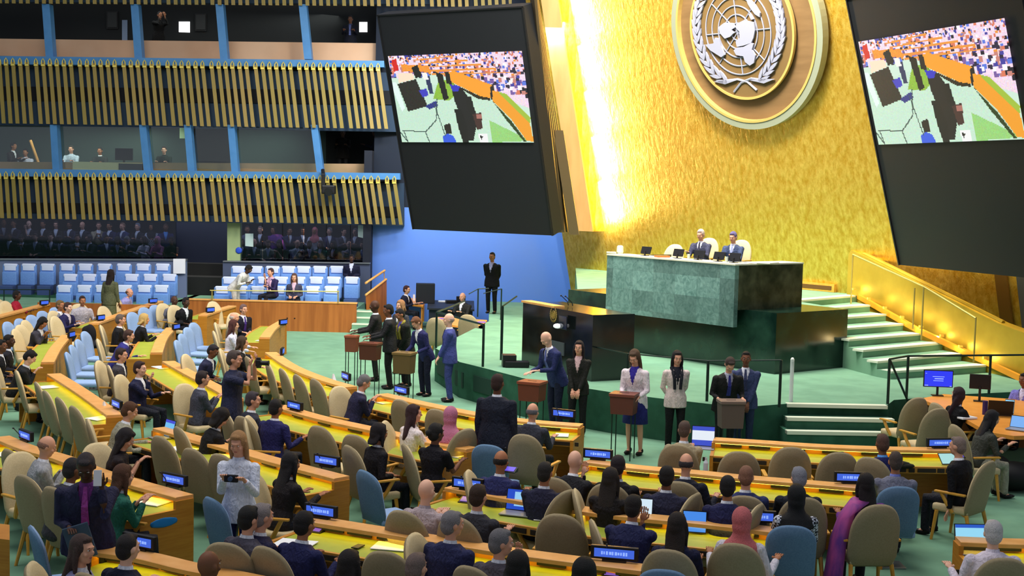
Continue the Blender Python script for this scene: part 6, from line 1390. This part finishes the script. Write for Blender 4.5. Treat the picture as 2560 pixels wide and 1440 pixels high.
for x, y, lb in ((1100, 797, 'left'), (1198, 806, 'right')): q = at(x, y, .75); bm = newbm(); box(bm, (q.x, q.y, .758), (.34, .22, .015), .1, .002); tag(link('purple_folder', bm, M_PURP), 'purple folder on the orange topped table, %s one' % lb, 'folder')
for x, y, lb in ((1168, 786, 'right'), (1088, 794, 'left')):
    q = at(x, y, 1.10); put_chair('t', Vector((q.x, q.y, 0)) + Vector((.1, .36, 0)), Vector((.25, .95, 0)), 'cream chair back before the orange topped table, %s one' % lb)
# ------------------------------------------------------------------ staff desk at the right
root = empty('staff_desk', (0, 0, 0), 0, 'orange wooden staff desk with monitors at the right edge', 'desk')
P = [at(2302, 996, .85), at(2360, 985, .85), at(2700, 1010, .85), at(2700, 1085, .85), at(2535, 1090, .85), at(2470, 1080, .85), at(2400, 1040, .85)]
bm = newbm(); slab(bm, P, .79, .85); bmesh.ops.recalc_face_normals(bm, faces=bm.faces[:]); link('tabletop', bm, M_ORT, root)
bm = newbm(); slab(bm, [P[0], P[1], P[2], P[2] + Vector((0, -.1, 0)), P[1] + Vector((0, -.1, 0)), P[0] + Vector((.05, -.1, 0))], 0, .79); bmesh.ops.recalc_face_normals(bm, faces=bm.faces[:]); link('modesty_panel', bm, M_WOODV, root)
def monitor(x, y, label, w, h, scr, f, z=.85, st=.16):
    p = at(x, y, z); root = empty('computer_monitor', (0, 0, 0), 0, label, 'monitor'); oriented(root, Vector((p.x, p.y, z)), f)
    bm = newbm(); box(bm, (0, -.02, st + h / 2), (w, .04, h), 0, .008); link('housing', bm, M_BLACK, root)
    bm = newbm(); box(bm, (0, .003, st + h / 2), (w * .94, .004, h * .9)); link('display', bm, screen_mat('scr_%d_%d_%d' % scr, scr, .95) if sum(scr) > 100 else mat('off_screen', (14, 20, 50), .3), root)
    if sum(scr) > 100:
        bm = newbm(); 
        for x0, z0, ww, hh in ((0, .62, .4, .03), (.02, .5, .3, .05), (.0, .38, .34, .03), (-.4, .1, .12, .04), (.42, .08, .06, .04), (-.42, .8, .05, .02)): box(bm, (-x0 * w, .007, st + z0 * h), (ww * w, .003, hh * h))
        link('desktop_text', bm, mat('monitor_text', (150, 180, 255), .4, emit=(150, 180, 255), estr=.9), root)
    bm = newbm(); tube(bm, [(0, -.04, 0), (0, -.04, st + .05)], .022, 8); box(bm, (0, -.03, .008), (.2, .14, .016), 0, .004); link('stand', bm, M_BLACK, root)
monitor(2344, 990, 'computer monitor with a vivid blue screen at the staff desk', .52, .31, (40, 60, 246), Vector((-.1, -1, 0)))
monitor(2448, 1003, 'dark monitor seen from behind at the staff desk', .36, .26, (10, 10, 12), Vector((.3, 1, 0)), st=.22)
laptop(2500, 1040, 'closed dark navy laptop screen at the staff desk', (16, 26, 80), None, w=.4, h=.26, z=.855, f=Vector((.2, 1, 0)))
laptop(2548, 1072, 'light blue laptop at the right edge of the staff desk', (110, 170, 240), None, w=.3, h=.2, z=.855, f=Vector((-.6, -.8, 0)), tilt=25)
laptop(2522, 1036, 'upright light blue tablet at the staff desk', (150, 214, 250), None, w=.15, h=.24, z=.855, f=Vector((-.5, -.9, 0)), name='tablet', base=False)
q = at(2452, 1046, .86); bm = newbm(); box(bm, (q.x - .25, q.y, .87), (.3, .22, .03), .4, .005); tag(link('paper_stack', bm, M_PAPER), 'white papers beside the person in black at the staff desk', 'paper')
q = at(2462, 1035, .86); bm = newbm(); tube(bm, [(q.x, q.y, .85), (q.x, q.y, 1.08)], .045, 10); tag(link('purple_bottle', bm, mat('purple_bottle', (58, 40, 96), .4)), 'dark purple bottle on the staff desk', 'bottle')
q = at(2530, 1225, 0.0); bm = newbm(); ell(bm, (q.x, q.y, .22), (.5, .32, .22), None, 3); ell(bm, (q.x - .2, q.y + .2, .3), (.25, .2, .2), None, 3); tag(link('black_bag', bm, mat('bag_black', (12, 12, 14), .7)), 'large black bag on the floor at the right edge', 'bag')
# coats over the steel blue chairs
for x, y, lb, s in ((225, 838, 'black coat hanging over the far steel blue chairs', 1.0), (205, 905, 'black garment left on the steel blue chair seats', .6)):
    p = at(x, y, .8 if s == 1.0 else .5); bm = newbm(); ell(bm, p, (.15 * s, .10 * s, .26 * s), None, 3); ell(bm, p + Vector((.1 * s, -.05, -.22)), (.2 * s, .14 * s, .08), None, 3); ell(bm, p + Vector((-.08, .02, .1)), (.12 * s, .09, .12), None, 3)
    me = fuse(bm, .03, 3); o = link('coat', me, mat('coat_black', (14, 12, 18), .9)); tag(o, lb, 'coat')
# ------------------------------------------------------------------ remote camera and booth things
c = aty(822, 474, 42.5); root = empty('remote_camera', c, 0, 'black remote camera hanging in front of the lower slats', 'camera')
bm = newbm(); box(bm, (0, 0, 0), (.42, .4, .28), 0, .04); box(bm, (-.18, 0, .25), (.12, .12, .5), 0, .02); link('camera_body', bm, M_BLACK, root); bm = newbm(); tube(bm, [(.0, -.2, -.05), (.05, -.42, -.08)], [.1, .12], 14); link('lens', bm, M_BLACK, root); bm = newbm(); tube(bm, [(-.18, .1, .35), (-.25, .35, .62)], .06, 8); link('bracket', bm, M_BLACK, root)
p = aty(310, 407, 44.6); monitor_r = empty('booth_monitor', p, 0, 'dark monitor in the second lower booth', 'monitor'); bm = newbm(); box(bm, (0, 0, .28), (.58, .08, .4), 0, .01); link('housing', bm, M_BLACK, monitor_r); bm = newbm(); tube(bm, [(0, 0, 0), (0, 0, .1)], .04, 8); link('stand', bm, M_BLACK, monitor_r)
a, b = aty(185, 404, 44.0), aty(358, 404, 44.0); bm = newbm(); slab(bm, [(a.x, 43.9), (b.x, 43.9), (b.x, 44.9), (a.x, 44.9)], a.z - .05, a.z); slab(bm, [(a.x, 43.86), (b.x, 43.86), (b.x, 43.9), (a.x, 43.9)], a.z - .28, a.z); tag(link('booth_counter', bm, mat('booth_cream', (206, 204, 160), .6)), 'cream counter in the second lower booth', 'counter')
a = aty(300, 410, 43.8); bm = newbm(); box(bm, (a.x + .35, 43.8, a.z - .08), (.78, .04, .2)); tag(link('booth_sign', bm, mat('sign_dark', (44, 52, 56), .6)), 'dark sign on the front of the booth counter', 'sign')
for x0, x1, y, lb in ((640, 690, 393, 'second'), ): pass
o = band(449, 320, 346, 465, 320, 346, 43.25, .02, mat('green_note', (170, 206, 160), .7), 'paper_notice', False); tag(o, 'pale green notice on the glass beside the operator', 'notice')
p = aty(95, 370, 44.4); bm = newbm(); tube(bm, [p + Vector((-.25, 0, .25)), Vector((p.x + .25, p.y, 4.19))], .045, 6); tag(link('wooden_pole', bm, M_LEDGE), 'leaning wooden stick in the leftmost lower booth', 'stick')
for k, (x, y) in enumerate(((220, 366), (560, 366))): area_light('booth_fill_light', aty(x, 318, 44.8), aty(x, 420, 45.2), 4.5, .6, 60, (.95, 1, .9), 160)  # unseen lights added to lift the lower booth interiors
area_light('booth_fill_light', aty(470, 22, 45.0), aty(470, 120, 45.4), 10, .5, 40, (.95, 1, .95), 160)  # added fill that lightens the upper booths

# ------------------------------------------------------------------ added figures behind the dark glass wall imitate the reflected crowd
srcs = [o for o in C.objects if o.name.startswith('person') and o.parent is None and 'seated' in o.get('label', '')][:9]
tmpl = [o for o in C.objects if o.name.startswith('person') and o.parent is None and o.location.z < .01 and o.location.y < 26 and o.location.y > 12]
gr = random.Random(11); k = 0
z1, z2 = 1.22, 1.62
bm = newbm(); slab(bm, [(-20, 44.1), (-4.9, 44.1), (-4.9, 44.9), (-20, 44.9)], ZT, z1); slab(bm, [(-20, 44.9), (-4.9, 44.9), (-4.9, 46.2), (-20, 46.2)], ZT, z2); struct(link('standin_floor', bm, M_DRY))  # added floor that carries the stand-in figures
for row, (Yr, zr) in enumerate(((44.5, z1), (45.4, z2))):
    x = -10 + 17 * row
    while x < 920:
        if not 440 < x < 600:
            q = aty(x, 600, Yr); src = tmpl[k % len(tmpl)]; k += 1
            copy_tree(src, Vector((q.x, Yr + gr.uniform(-.08, .08), zr - .04)), math.pi + gr.uniform(-.6, .6), 'dim person sitting behind the dark glass wall above the blue seats', 'added figures imitating the crowd reflected in the dark glass', 'person')
        x += 34
area_light('standin_fill_light', (-12, 44.6, 3.7), (-12, 45.0, 1.0), 9, .6, 130, (1, .95, .9), 170)  # added lights so the figures show through the tinted glass
area_light('standin_fill_light', (-7, 44.6, 3.7), (-7, 45.0, 1.0), 3, .6, 45, (1, .95, .9), 170)
